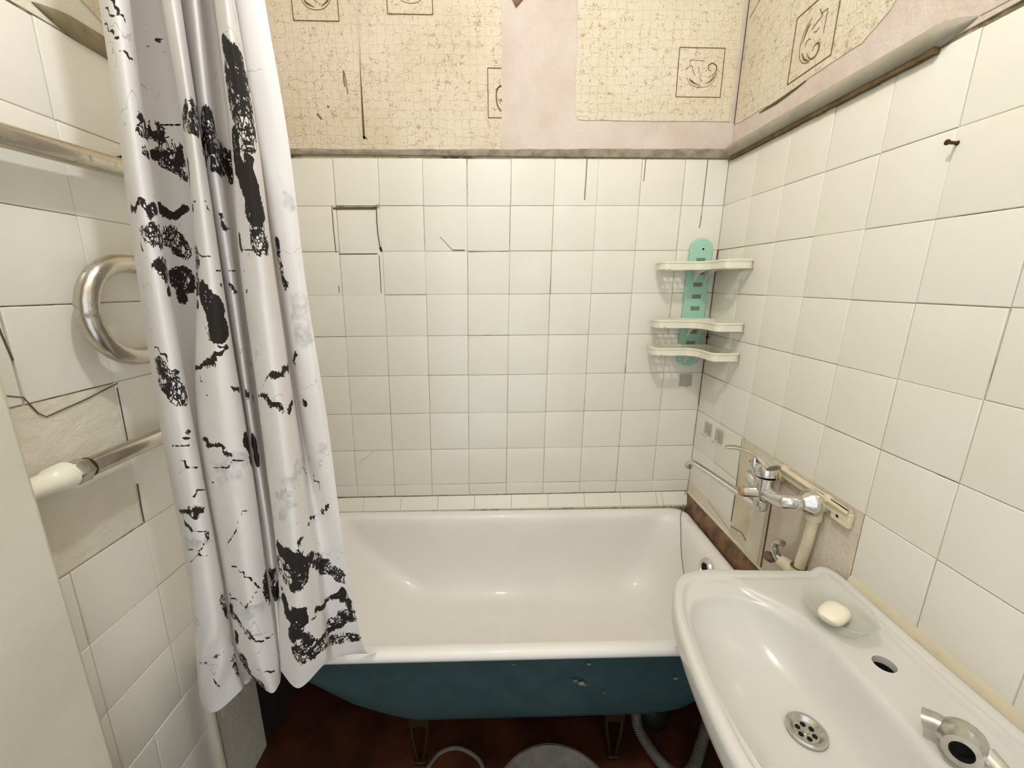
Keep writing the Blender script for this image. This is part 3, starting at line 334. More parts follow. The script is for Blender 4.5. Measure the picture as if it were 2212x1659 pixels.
PRINT_STROKES = [('S',0.0146,[[-1.196,-0.809,-0.083],[-1.186,-0.819,-0.096],[-1.178,-0.827,-0.108],[-1.172,-0.83,-0.118],[-1.172,-0.83,-0.118],[-1.172,-0.83,-0.127],[-1.169,-0.828,-0.134],[-1.168,-0.825,-0.142]]),('W',0.0244,[[-1.191,-0.815,-0.112],[-1.191,-0.815,-0.12],[-1.186,-0.819,-0.131],[-1.186,-0.819,-0.139],[-1.187,-0.819,-0.148],[-1.182,-0.824,-0.158],[-1.178,-0.827,-0.168],[-1.175,-0.829,-0.177],[-1.175,-0.829,-0.177],[-1.172,-0.83,-0.187],[-1.172,-0.83,-0.205]]),('S',0.0183,[[-1.198,-0.809,-0.208],[-1.199,-0.809,-0.218],[-1.199,-0.809,-0.227],[-1.2,-0.809,-0.237],[-1.2,-0.809,-0.247],[-1.195,-0.815,-0.249],[-1.19,-0.819,-0.26],[-1.185,-0.824,-0.27],[-1.181,-0.827,-0.281],[-1.175,-0.83,-0.292],[-1.175,-0.83,-0.302],[-1.175,-0.83,-0.312],[-1.172,-0.828,-0.321]]),('S',0.011,[[-1.196,-0.815,-0.268],[-1.186,-0.824,-0.28],[-1.182,-0.827,-0.291]]),('S',0.0085,[[-1.173,-0.83,-0.243],[-1.173,-0.83,-0.252],[-1.172,-0.83,-0.262],[-1.169,-0.825,-0.271]]),('W',0.0146,[[-1.174,-0.83,-0.332],[-1.172,-0.828,-0.352],[-1.171,-0.825,-0.362]]),('W',0.022,[[-1.25,-0.813,-0.181],[-1.26,-0.792,-0.183],[-1.252,-0.782,-0.18],[-1.252,-0.782,-0.19],[-1.251,-0.777,-0.198],[-1.254,-0.767,-0.205],[-1.26,-0.753,-0.211],[-1.263,-0.745,-0.22],[-1.27,-0.726,-0.215],[-1.272,-0.715,-0.223]]),('S',0.0049,[[-1.257,-0.798,-0.224],[-1.253,-0.782,-0.23],[-1.252,-0.782,-0.24],[-1.258,-0.76,-0.245]]),('S',0.0049,[[-1.227,-0.778,-0.25],[-1.227,-0.778,-0.25]]),('W',0.0122,[[-1.331,-0.811,-0.191],[-1.34,-0.795,-0.195]]),('W',0.0122,[[-1.396,-0.703,-0.165],[-1.388,-0.704,-0.176],[-1.384,-0.704,-0.187],[-1.381,-0.704,-0.198],[-1.363,-0.704,-0.198],[-1.359,-0.705,-0.21]]),('W',0.0122,[[-1.294,-0.785,-0.242],[-1.295,-0.785,-0.252],[-1.3,-0.779,-0.261]]),('W',0.0061,[[-1.331,-0.815,-0.23],[-1.331,-0.815,-0.23]]),('W',0.0061,[[-1.406,-0.703,-0.198],[-1.389,-0.704,-0.21],[-1.385,-0.704,-0.21],[-1.378,-0.704,-0.221],[-1.36,-0.705,-0.232]]),('S',0.0025,[[-1.376,-0.809,-0.309],[-1.356,-0.826,-0.312],[-1.343,-0.833,-0.303],[-1.339,-0.834,-0.303],[-1.339,-0.834,-0.303],[-1.336,-0.833,-0.313],[-1.334,-0.828,-0.312],[-1.334,-0.828,-0.312],[-1.334,-0.826,-0.322],[-1.334,-0.823,-0.321]]),('S',0.0073,[[-1.335,-0.815,-0.31],[-1.335,-0.815,-0.31]]),('S',0.0073,[[-1.412,-0.704,-0.291],[-1.393,-0.704,-0.303],[-1.385,-0.704,-0.303],[-1.362,-0.705,-0.291]]),('S',0.0073,[[-1.289,-0.796,-0.306],[-1.289,-0.796,-0.306]]),('W',0.0146,[[-1.336,-0.819,-0.352],[-1.336,-0.819,-0.352]]),('W',0.0146,[[-1.411,-0.703,-0.339],[-1.394,-0.704,-0.339],[-1.391,-0.704,-0.351],[-1.384,-0.704,-0.363]]),('W',0.0146,[[-1.296,-0.796,-0.382],[-1.296,-0.796,-0.382]]),('W',0.0061,[[-1.337,-0.819,-0.395],[-1.341,-0.806,-0.394]]),('W',0.0061,[[-1.413,-0.703,-0.401],[-1.394,-0.704,-0.401]]),('V',0.0015,[[-1.325,-0.811,-0.094],[-1.325,-0.811,-0.094]]),('V',0.0015,[[-1.398,-0.703,-0.033],[-1.382,-0.704,-0.033],[-1.379,-0.704,-0.033],[-1.375,-0.704,-0.043],[-1.368,-0.704,-0.043],[-1.359,-0.704,-0.043],[-1.354,-0.705,-0.043]]),('V',0.0015,[[-1.29,-0.785,-0.081],[-1.29,-0.785,-0.081]]),('V',0.0015,[[-1.383,-0.704,-0.154],[-1.383,-0.704,-0.154],[-1.375,-0.704,-0.154],[-1.361,-0.704,-0.154],[-1.356,-0.705,-0.154],[-1.347,-0.708,-0.155]]),('V',0.0015,[[-1.276,-0.802,-0.178],[-1.266,-0.813,-0.181],[-1.254,-0.824,-0.177]]),('V',0.0015,[[-1.371,-0.799,-0.053],[-1.371,-0.799,-0.053],[-1.35,-0.821,-0.064],[-1.35,-0.821,-0.073],[-1.343,-0.826,-0.076],[-1.334,-0.832,-0.079],[-1.334,-0.832,-0.087],[-1.329,-0.834,-0.088],[-1.326,-0.834,-0.088]]),('V',0.0015,[[-1.328,-0.834,-0.105],[-1.323,-0.832,-0.104],[-1.323,-0.83,-0.104],[-1.323,-0.828,-0.111],[-1.322,-0.823,-0.108],[-1.323,-0.819,-0.107]]),('V',0.0015,[[-1.332,-0.832,-0.042],[-1.326,-0.834,-0.043],[-1.324,-0.834,-0.043],[-1.324,-0.834,-0.053],[-1.322,-0.834,-0.052],[-1.321,-0.833,-0.052],[-1.322,-0.833,-0.061],[-1.319,-0.828,-0.058],[-1.319,-0.828,-0.058],[-1.32,-0.826,-0.066]]),('S',0.003,[[-1.367,-0.704,-0.023],[-1.354,-0.705,-0.023]]),('V',0.0015,[[-1.288,-0.796,-0.296],[-1.272,-0.813,-0.299],[-1.263,-0.821,-0.3],[-1.253,-0.827,-0.301],[-1.252,-0.827,-0.301],[-1.25,-0.821,-0.3]]),('S',0.0021,[[-1.251,-0.817,-0.31],[-1.256,-0.803,-0.318],[-1.258,-0.781,-0.314],[-1.254,-0.782,-0.314],[-1.255,-0.782,-0.325],[-1.255,-0.782,-0.325],[-1.253,-0.78,-0.336],[-1.259,-0.76,-0.333],[-1.265,-0.745,-0.331]]),('S',0.0021,[[-1.224,-0.791,-0.348],[-1.224,-0.791,-0.348],[-1.225,-0.791,-0.359],[-1.225,-0.791,-0.359],[-1.22,-0.797,-0.371]]),('V',0.0015,[[-1.289,-0.802,-0.371],[-1.273,-0.817,-0.383],[-1.269,-0.821,-0.384],[-1.261,-0.826,-0.384],[-1.258,-0.827,-0.384],[-1.256,-0.827,-0.384],[-1.254,-0.823,-0.384]]),('V',0.0015,[[-1.254,-0.817,-0.405],[-1.259,-0.798,-0.404],[-1.255,-0.782,-0.404],[-1.255,-0.782,-0.404],[-1.256,-0.772,-0.404],[-1.266,-0.745,-0.402]]),('V',0.0015,[[-1.221,-0.797,-0.404],[-1.221,-0.797,-0.404]]),('V',0.0015,[[-1.22,-0.797,-0.371],[-1.208,-0.809,-0.372],[-1.196,-0.819,-0.373],[-1.185,-0.827,-0.373],[-1.178,-0.83,-0.373],[-1.178,-0.83,-0.373],[-1.175,-0.83,-0.373],[-1.172,-0.825,-0.373],[-1.17,-0.818,-0.372]]),('W',0.0146,[[-1.338,-0.815,-0.405],[-1.338,-0.815,-0.405]]),('W',0.0146,[[-1.406,-0.703,-0.414],[-1.395,-0.704,-0.414],[-1.389,-0.704,-0.427]]),('W',0.0146,[[-1.307,-0.791,-0.427],[-1.307,-0.791,-0.427]]),('S',0.0061,[[-1.341,-0.811,-0.439],[-1.341,-0.811,-0.439]]),('S',0.0061,[[-1.404,-0.703,-0.44],[-1.398,-0.704,-0.453]]),('S',0.0061,[[-1.312,-0.791,-0.462],[-1.312,-0.791,-0.462]]),('S',0.0183,[[-1.285,-0.813,-0.439],[-1.275,-0.821,-0.45],[-1.271,-0.824,-0.461],[-1.263,-0.827,-0.461],[-1.264,-0.827,-0.472],[-1.262,-0.827,-0.483],[-1.259,-0.823,-0.495],[-1.26,-0.824,-0.507]]),('V',0.0015,[[-1.293,-0.813,-0.496],[-1.286,-0.817,-0.496],[-1.288,-0.817,-0.507],[-1.282,-0.821,-0.507],[-1.283,-0.821,-0.519],[-1.277,-0.824,-0.518],[-1.268,-0.827,-0.518],[-1.268,-0.827,-0.518],[-1.265,-0.827,-0.518],[-1.263,-0.826,-0.53],[-1.259,-0.821,-0.53],[-1.258,-0.813,-0.532]]),('S',0.0043,[[-1.258,-0.813,-0.532],[-1.264,-0.826,-0.542],[-1.27,-0.827,-0.541],[-1.281,-0.824,-0.554],[-1.294,-0.817,-0.555],[-1.319,-0.802,-0.57],[-1.339,-0.785,-0.573]]),('V',0.0015,[[-1.321,-0.802,-0.582],[-1.328,-0.797,-0.583],[-1.321,-0.802,-0.582],[-1.323,-0.802,-0.595],[-1.307,-0.813,-0.592],[-1.308,-0.813,-0.605],[-1.308,-0.813,-0.605],[-1.31,-0.813,-0.617],[-1.302,-0.817,-0.616]]),('W',0.0171,[[-1.367,-0.826,-0.565],[-1.363,-0.829,-0.576],[-1.364,-0.829,-0.588],[-1.347,-0.834,-0.599],[-1.347,-0.834,-0.599],[-1.342,-0.832,-0.612],[-1.34,-0.826,-0.614]]),('V',0.0015,[[-1.374,-0.821,-0.53],[-1.362,-0.829,-0.529],[-1.359,-0.83,-0.54],[-1.352,-0.833,-0.54],[-1.346,-0.834,-0.54],[-1.346,-0.834,-0.552]]),('V',0.0015,[[-1.359,-0.826,-0.363],[-1.359,-0.826,-0.374],[-1.356,-0.829,-0.374],[-1.353,-0.83,-0.385],[-1.35,-0.832,-0.385],[-1.351,-0.832,-0.395]]),('S',0.0025,[[-1.256,-0.808,-0.427],[-1.261,-0.779,-0.427],[-1.255,-0.782,-0.427],[-1.255,-0.782,-0.427],[-1.255,-0.777,-0.439],[-1.264,-0.753,-0.439]]),('S',0.0025,[[-1.222,-0.797,-0.439],[-1.222,-0.797,-0.439]]),('S',0.0025,[[-1.26,-0.813,-0.605],[-1.26,-0.798,-0.609],[-1.262,-0.792,-0.61],[-1.256,-0.782,-0.626],[-1.256,-0.782,-0.626],[-1.256,-0.777,-0.627]]),('S',0.0025,[[-1.275,-0.737,-0.639],[-1.275,-0.737,-0.639]]),('S',0.0025,[[-1.229,-0.791,-0.624],[-1.211,-0.809,-0.619],[-1.198,-0.82,-0.616],[-1.192,-0.824,-0.628],[-1.183,-0.829,-0.627],[-1.179,-0.83,-0.626],[-1.179,-0.83,-0.626],[-1.174,-0.828,-0.627],[-1.172,-0.825,-0.64]]),('V',0.0015,[[-1.223,-0.797,-0.609],[-1.21,-0.809,-0.606],[-1.198,-0.82,-0.591],[-1.198,-0.82,-0.591],[-1.187,-0.827,-0.578],[-1.182,-0.829,-0.577],[-1.179,-0.83,-0.577]]),('S',0.0021,[[-1.179,-0.83,-0.577],[-1.174,-0.828,-0.577],[-1.171,-0.822,-0.579],[-1.17,-0.813,-0.581],[-1.17,-0.808,-0.569],[-1.173,-0.792,-0.572],[-1.174,-0.786,-0.574],[-1.176,-0.758,-0.566],[-1.161,-0.775,-0.55]]),('S',0.0049,[[-1.17,-0.808,-0.646],[-1.172,-0.792,-0.637],[-1.153,-0.777,-0.641]]),('G',0.016,[[-1.143,-0.78,-0.451],[-1.145,-0.78,-0.463],[-1.144,-0.78,-0.475],[-1.148,-0.78,-0.487],[-1.145,-0.781,-0.499],[-1.145,-0.781,-0.511],[-1.141,-0.781,-0.523]]),('G',0.008,[[-1.131,-0.777,-0.742],[-1.132,-0.778,-0.727]]),('W',0.0049,[[-1.173,-0.772,-0.357],[-1.175,-0.769,-0.368],[-1.175,-0.769,-0.38],[-1.174,-0.769,-0.391],[-1.174,-0.769,-0.403],[-1.173,-0.769,-0.415],[-1.169,-0.772,-0.427],[-1.166,-0.774,-0.427]]),('S',0.0025,[[-1.341,-0.822,-0.679],[-1.344,-0.811,-0.683],[-1.354,-0.795,-0.689],[-1.341,-0.796,-0.703],[-1.341,-0.796,-0.703],[-1.324,-0.807,-0.699],[-1.325,-0.807,-0.713],[-1.316,-0.812,-0.711],[-1.307,-0.817,-0.709],[-1.292,-0.824,-0.707],[-1.285,-0.826,-0.706],[-1.286,-0.826,-0.72],[-1.28,-0.827,-0.72]]),('S',0.0122,[[-1.263,-0.792,-0.705],[-1.266,-0.786,-0.722],[-1.257,-0.782,-0.724],[-1.257,-0.782,-0.739],[-1.257,-0.782,-0.754]]),('G',0.014,[[-1.342,-0.796,-0.777],[-1.342,-0.796,-0.777]]),('G',0.014,[[-1.309,-0.817,-0.753],[-1.3,-0.821,-0.751],[-1.281,-0.827,-0.748],[-1.276,-0.827,-0.734],[-1.267,-0.82,-0.737],[-1.262,-0.807,-0.743]]),('V',0.0015,[[-1.342,-0.796,-0.777],[-1.342,-0.796,-0.777]]),('V',0.0015,[[-1.317,-0.812,-0.755],[-1.309,-0.817,-0.753],[-1.3,-0.821,-0.751],[-1.293,-0.824,-0.749],[-1.286,-0.826,-0.749],[-1.281,-0.827,-0.748],[-1.273,-0.825,-0.735],[-1.273,-0.825,-0.735],[-1.267,-0.82,-0.737],[-1.263,-0.812,-0.741],[-1.262,-0.807,-0.743]]),('V',0.0015,[[-1.375,-0.824,-0.706],[-1.367,-0.829,-0.704],[-1.359,-0.832,-0.703],[-1.355,-0.833,-0.702],[-1.349,-0.834,-0.702],[-1.349,-0.834,-0.702],[-1.344,-0.833,-0.702],[-1.341,-0.828,-0.704]]),('V',0.002,[[-1.344,-0.833,-0.689],[-1.342,-0.83,-0.69],[-1.341,-0.825,-0.692]]),('G',0.012,[[-1.208,-0.813,-0.815],[-1.195,-0.823,-0.809],[-1.18,-0.83,-0.791],[-1.177,-0.83,-0.777],[-1.172,-0.821,-0.782],[-1.17,-0.812,-0.771],[-1.17,-0.807,-0.759],[-1.171,-0.787,-0.768],[-1.182,-0.755,-0.765]]),('V',0.0015,[[-1.174,-0.775,-0.772],[-1.181,-0.753,-0.797],[-1.166,-0.754,-0.797],[-1.169,-0.752,-0.814],[-1.165,-0.755,-0.813],[-1.152,-0.765,-0.809],[-1.154,-0.763,-0.826]]),('S',0.0025,[[-1.397,-0.809,-0.844],[-1.373,-0.826,-0.834],[-1.361,-0.832,-0.831],[-1.358,-0.833,-0.844],[-1.351,-0.834,-0.844],[-1.348,-0.834,-0.83],[-1.346,-0.833,-0.83],[-1.344,-0.83,-0.832],[-1.342,-0.825,-0.835]]),('S',0.0021,[[-1.382,-0.821,-0.851],[-1.378,-0.824,-0.863],[-1.37,-0.829,-0.86],[-1.362,-0.832,-0.872],[-1.359,-0.833,-0.871],[-1.352,-0.834,-0.871],[-1.352,-0.834,-0.871],[-1.347,-0.833,-0.871],[-1.344,-0.828,-0.875],[-1.343,-0.821,-0.893]]),('G',0.014,[[-1.389,-0.818,-0.908],[-1.363,-0.832,-0.898],[-1.353,-0.834,-0.897]]),('V',0.0015,[[-1.389,-0.818,-0.921],[-1.38,-0.824,-0.916],[-1.368,-0.83,-0.912],[-1.356,-0.834,-0.91],[-1.354,-0.834,-0.922],[-1.354,-0.834,-0.922],[-1.349,-0.833,-0.923],[-1.346,-0.83,-0.925]]),('V',0.0015,[[-1.346,-0.832,-0.899],[-1.351,-0.834,-0.91],[-1.353,-0.834,-0.91],[-1.353,-0.834,-0.91],[-1.36,-0.833,-0.923],[-1.364,-0.832,-0.923],[-1.377,-0.826,-0.939],[-1.391,-0.818,-0.946]]),('S',0.0021,[[-1.415,-0.816,-1.192],[-1.401,-0.825,-1.176],[-1.387,-0.83,-1.172],[-1.382,-0.831,-1.171],[-1.372,-0.833,-1.161],[-1.372,-0.833,-1.161],[-1.365,-0.832,-1.162],[-1.361,-0.831,-1.154],[-1.358,-0.827,-1.158],[-1.355,-0.823,-1.153],[-1.354,-0.815,-1.161],[-1.353,-0.811,-1.157]]),('V',0.0015,[[-1.267,-0.815,-0.842],[-1.272,-0.823,-0.837],[-1.275,-0.825,-0.85],[-1.275,-0.825,-0.85],[-1.278,-0.827,-0.849],[-1.283,-0.827,-0.863],[-1.283,-0.827,-0.863],[-1.288,-0.826,-0.877],[-1.288,-0.826,-0.877],[-1.302,-0.82,-0.894],[-1.302,-0.82,-0.894],[-1.319,-0.811,-0.914],[-1.319,-0.811,-0.914]]),('V',0.0015,[[-1.32,-0.81,-0.965],[-1.303,-0.82,-0.958],[-1.296,-0.823,-0.967],[-1.29,-0.826,-0.966],[-1.285,-0.827,-0.965],[-1.285,-0.827,-0.977],[-1.281,-0.827,-0.977],[-1.277,-0.825,-0.978],[-1.275,-0.822,-0.993],[-1.273,-0.819,-0.996],[-1.271,-0.814,-1.011],[-1.27,-0.81,-1.015]]),('V',0.0015,[[-1.346,-0.793,-1.052],[-1.322,-0.81,-1.038],[-1.314,-0.815,-1.045],[-1.306,-0.82,-1.04],[-1.292,-0.827,-1.046],[-1.292,-0.827,-1.046],[-1.286,-0.828,-1.034],[-1.282,-0.827,-1.034],[-1.279,-0.825,-1.025],[-1.275,-0.822,-1.016],[-1.273,-0.819,-1.019],[-1.271,-0.814,-1.011]]),('G',0.012,[[-1.307,-0.82,-1.073],[-1.287,-0.828,-1.055],[-1.283,-0.827,-1.056],[-1.272,-0.814,-1.058]]),('W',0.0073,[[-1.349,-0.807,-1.038],[-1.35,-0.807,-1.061],[-1.347,-0.793,-1.088],[-1.332,-0.804,-1.089],[-1.324,-0.81,-1.094],[-1.307,-0.82,-1.104],[-1.3,-0.824,-1.11]]),('V',0.002,[[-1.3,-0.824,-1.119],[-1.288,-0.828,-1.115],[-1.288,-0.828,-1.115],[-1.284,-0.827,-1.125],[-1.28,-0.825,-1.127],[-1.276,-0.818,-1.134],[-1.274,-0.814,-1.13],[-1.272,-0.804,-1.14],[-1.27,-0.795,-1.14]]),('S',0.0073,[[-1.341,-0.798,-1.135],[-1.348,-0.793,-1.159]]),('W',0.0134,[[-1.339,-0.797,-1.192],[-1.341,-0.792,-1.22],[-1.337,-0.788,-1.246],[-1.327,-0.792,-1.258],[-1.308,-0.804,-1.254]]),('V',0.0015,[[-1.296,-0.82,-1.201],[-1.29,-0.822,-1.2],[-1.285,-0.822,-1.205],[-1.282,-0.822,-1.206],[-1.277,-0.818,-1.209],[-1.275,-0.814,-1.217],[-1.273,-0.803,-1.226]]),('S',0.011,[[-1.27,-0.785,-1.011],[-1.269,-0.789,-1.033],[-1.262,-0.78,-1.054]]),('W',0.0159,[[-1.27,-0.785,-1.011],[-1.269,-0.789,-1.033],[-1.262,-0.78,-1.054]]),('S',0.0159,[[-1.227,-0.801,-0.936],[-1.206,-0.818,-0.937],[-1.193,-0.826,-0.931],[-1.184,-0.83,-0.94],[-1.178,-0.828,-0.955],[-1.174,-0.82,-0.973]]),('W',0.0244,[[-1.222,-0.806,-0.97],[-1.209,-0.818,-0.974],[-1.195,-0.826,-0.967],[-1.186,-0.83,-0.976]]),('S',0.0061,[[-1.234,-0.8,-1.025],[-1.234,-0.8,-1.025]]),('S',0.0061,[[-1.198,-0.826,-1.003],[-1.186,-0.83,-0.988]]),('W',0.0122,[[-1.171,-0.805,-0.959],[-1.167,-0.782,-0.976]]),('W',0.0122,[[-1.159,-0.763,-1.005],[-1.137,-0.762,-1.02],[-1.134,-0.762,-1.034]]),('S',0.0021,[[-1.137,-0.771,-0.855],[-1.146,-0.766,-0.872],[-1.153,-0.762,-0.874],[-1.153,-0.762,-0.874],[-1.172,-0.761,-0.888],[-1.17,-0.776,-0.881],[-1.169,-0.792,-0.872],[-1.169,-0.792,-0.887],[-1.17,-0.801,-0.881],[-1.17,-0.806,-0.893],[-1.171,-0.811,-0.889],[-1.172,-0.816,-0.9],[-1.173,-0.82,-0.896],[-1.174,-0.824,-0.907],[-1.174,-0.824,-0.907],[-1.177,-0.828,-0.918],[-1.179,-0.83,-0.916]]),('S',0.0134,[[-1.229,-0.806,-1.044],[-1.224,-0.812,-1.062],[-1.225,-0.812,-1.073],[-1.211,-0.823,-1.074],[-1.199,-0.83,-1.088],[-1.206,-0.827,-1.1],[-1.216,-0.822,-1.123]]),('S',0.0134,[[-1.191,-0.831,-1.056],[-1.185,-0.829,-1.079],[-1.194,-0.831,-1.086],[-1.201,-0.829,-1.107]]),('W',0.0159,[[-1.193,-0.83,-1.125],[-1.19,-0.828,-1.135],[-1.184,-0.821,-1.165],[-1.201,-0.829,-1.157]]),('W',0.011,[[-1.18,-0.817,-1.155],[-1.172,-0.802,-1.164],[-1.169,-0.783,-1.176]]),('W',0.011,[[-1.172,-0.746,-1.206],[-1.144,-0.748,-1.196],[-1.122,-0.75,-1.196]]),('W',0.0146,[[-1.168,-0.751,-1.161],[-1.145,-0.752,-1.149],[-1.123,-0.755,-1.135]]),('S',0.0073,[[-1.132,-0.76,-1.064],[-1.135,-0.758,-1.079],[-1.149,-0.758,-1.079],[-1.169,-0.77,-1.094],[-1.169,-0.796,-1.08]]),('V',0.002,[[-1.168,-0.792,-1.084],[-1.171,-0.801,-1.087],[-1.171,-0.801,-1.087],[-1.172,-0.806,-1.093],[-1.174,-0.812,-1.087],[-1.176,-0.817,-1.092]]),('S',0.003,[[-1.135,-0.757,-1.093],[-1.121,-0.758,-1.093],[-1.123,-0.757,-1.107],[-1.123,-0.756,-1.121],[-1.121,-0.756,-1.121],[-1.121,-0.755,-1.135],[-1.123,-0.754,-1.148]]),('V',0.0015,[[-1.337,-0.823,-0.384],[-1.337,-0.823,-0.395],[-1.337,-0.823,-0.395]]),('V',0.0015,[[-1.345,-0.824,-0.047],[-1.338,-0.829,-0.05],[-1.336,-0.83,-0.06],[-1.327,-0.834,-0.062]]),('V',0.0015,[[-1.37,-0.704,0.009],[-1.358,-0.704,-0.002],[-1.358,-0.704,-0.002],[-1.354,-0.705,-0.002]]),('V',0.0015,[[-1.384,-0.831,-1.18],[-1.382,-0.831,-1.189],[-1.382,-0.831,-1.189],[-1.38,-0.83,-1.198],[-1.382,-0.83,-1.207],[-1.38,-0.829,-1.216],[-1.379,-0.828,-1.225],[-1.378,-0.826,-1.233],[-1.377,-0.824,-1.242],[-1.375,-0.821,-1.25],[-1.375,-0.818,-1.264]]),('G',0.006,[[-1.145,-0.779,-0.281],[-1.143,-0.778,-0.292],[-1.139,-0.775,-0.291],[-1.138,-0.774,-0.301]]),('G',0.008,[[-1.309,-0.816,-0.782],[-1.287,-0.826,-0.763],[-1.281,-0.827,-0.763],[-1.273,-0.825,-0.763],[-1.27,-0.823,-0.765]]),('V',0.0015,[[-1.356,-0.833,-0.73],[-1.349,-0.834,-0.73],[-1.349,-0.834,-0.73],[-1.349,-0.834,-0.744],[-1.345,-0.833,-0.745],[-1.341,-0.825,-0.748],[-1.342,-0.818,-0.751]]),('V',0.0015,[[-1.348,-0.834,-0.801],[-1.346,-0.833,-0.802],[-1.342,-0.828,-0.79],[-1.342,-0.822,-0.794],[-1.345,-0.81,-0.8],[-1.35,-0.8,-0.805],[-1.335,-0.801,-0.79],[-1.326,-0.807,-0.787]]),('G',0.01,[[-1.24,-0.785,-0.875],[-1.24,-0.785,-0.875]]),('G',0.01,[[-1.21,-0.813,-0.859],[-1.19,-0.826,-0.836],[-1.181,-0.83,-0.82],[-1.173,-0.825,-0.823]])]

# ---------------------------------------------------------------- room shell
P = 0.15
def wx(d, z): return .01667*z + .0138*d        # the right wall leans a little, d = distance from the back wall
LX = -1.52874
YF = -1.95; ZC = 0.95; ZF = -FLOOR
S = dict(kind='structure')

def slab(mb, f, u0, u1, v0, v1, t, back=.06):
    """slab on the wall map f(u, v, w): front at w=t, back at w=-back"""
    q = [f(u0, v0, t), f(u1, v0, t), f(u1, v1, t), f(u0, v1, t)]
    b = [f(u0, v0, -back), f(u1, v0, -back), f(u1, v1, -back), f(u0, v1, -back)]
    mb.add(q+b, [(0,1,2,3), (7,6,5,4), (0,4,5,1), (1,5,6,2), (2,6,7,3), (3,7,4,0)])
fB = lambda u, z, w: (u, -w, z)                        # u = x
fR = lambda d, z, w: (wx(d, z)-w, -d, z)
fL = lambda d, z, w: (LX+w, -d, z)

def tile(mb, f, q, tint, lift=0.0, tilt=(0, 0)):
    """one glazed tile; q = 4 corners (u, v) after the joint is taken off"""
    cu = sum(p[0] for p in q)/4; cv = sum(p[1] for p in q)/4
    rings = []
    for ins, w in ((0, -.004), (0, -.0016), (.0004, -.0008), (.0012, -.0002), (.0024, 0)):
        r = []
        for u, v in q:
            du = u-cu; dv = v-cv
            uu = cu + du - math.copysign(ins, du); vv = cv + dv - math.copysign(ins, dv)
            r.append(f(uu, vv, w+lift+(tilt[0]*du+tilt[1]*dv if w > -.002 else 0)))
        rings.append(r)
    mb.loft(rings, True, False, True, tint)
def tiling(mb, f, ulines, vlines, skip=lambda i, j: False, gap=.0011, special={}):
    """ulines(i, j) and vlines(i, j) give the joint crossings"""
    rnd = random.Random(len(mb.v)+3)
    for (i, j) in ulines['cells']:
        if skip(i, j): continue
        X = ulines['pt']; jt = lambda: rnd.uniform(-.0007, .0007)
        g = gap/2*rnd.uniform(.6, 1.5)
        a, b, c, d = X(i, j), X(i+1, j), X(i+1, j+1), X(i, j+1)
        du, dv = jt(), jt()
        q = [(p[0]+du, p[1]+dv) for p in (a, b, c, d)]
        cu = sum(p[0] for p in q)/4; cv = sum(p[1] for p in q)/4
        q = [(p[0]-math.copysign(g, p[0]-cu), p[1]-math.copysign(g, p[1]-cv)) for p in q]
        sp = special.get((i, j), {})
        if sp: q = [(p[0]+sp.get('du', 0), p[1]+sp.get('dv', 0)) for p in q]
        tile(mb, f, q, rnd.uniform(.05, 1), sp.get('lift', rnd.uniform(-.0006, .0006)), (rnd.uniform(-.005, .005), rnd.uniform(-.005, .005)))

# floor, ceiling, walls
m = MB(); m.box(-1.60, YF-.05, ZF-.06, .10, .07, ZF); floor = build('floor', m, M_FLOOR, **S)
m = MB(); m.box(-1.60, YF-.05, ZC, .10, .07, ZC+.06); ceiling = build('ceiling', m, M_CEIL, **S)
m = MB(); slab(m, fB, LX-.06, .09, ZF, ZC, -.0035, .07); wall_back = build('wall_back', m, M_GROUT, **S)
m = MB(); slab(m, fR, 0, -YF, ZF, ZC, -.0035, .09); wall_right = build('wall_right', m, M_GROUT, **S)
m = MB(); slab(m, fL, 0, -YF, ZF, ZC, -.0035, .07); wall_left = build('wall_left', m, M_GROUT, **S)
m = MB(); m.box(LX-.06, YF-.06, ZF, -1.30, YF, ZC); m.box(-.22, YF-.06, ZF, .09, YF, ZC); m.box(-1.30, YF-.06, .30, -.22, YF, ZC)  # unseen doorway opening, added to let soft fill light in
wall_front = build('wall_front', m, M_CEIL, **S)

# back wall tiles
def ptB(i, j):
    z = -j*P*.99812 if j < 9 else -1.247
    x = -i*P + .01667*z if i < 11 else LX
    if i == 0: x = .01667*z
    x = max(x, LX+.0005)
    return (x, z + .00705*x)
m = MB()
tiling(m, fB, dict(cells=[(i, j) for j in range(9) for i in range(0, 11)], pt=ptB),
       None, special={(8, 1): dict(dv=-.006, lift=-.0022), (8, 2): dict(dv=-.004), (9, 2): dict(dv=-.002), (7, 1): dict(lift=.0006), (5, 0): dict(lift=.001)}) if False else None
def pB(i, j): return ptB(i, j)
def tilesB():
    m = MB(); rnd = random.Random(5)
    U = dict(cells=[(i, j) for j in range(9) for i in range(0, 11)], pt=pB)
    tiling(m, fB, U, None, special={(8, 1): dict(dv=-.007, du=.001, lift=-.0022), (8, 2): dict(dv=-.003), (9, 2): dict(dv=-.001), (7, 1): dict(du=-.001), (6, 1): dict(lift=-.001)})
    return m
build('tiles', tilesB(), M_TILE, wall_back)
# right wall tiles
def ptR(i, j):
    z0 = -j*P*.99812
    if j == 9: z0 = -1.243
    d = 0 if i == 0 else .01167 + i*P*.9864 - .0029*j*P
    return (d, z0 - .01327*(d))
def skR(i, j):
    if j >= 6 and 2 <= i <= 4: return True
    if i >= 5 and j >= 7: return True
    if j >= 8: return True
    return False
m = MB(); tiling(m, fR, dict(cells=[(i, j) for j in range(9) for i in range(0, 13)], pt=ptR), None, skip=skR); build('tiles', m, M_TILE, wall_right)
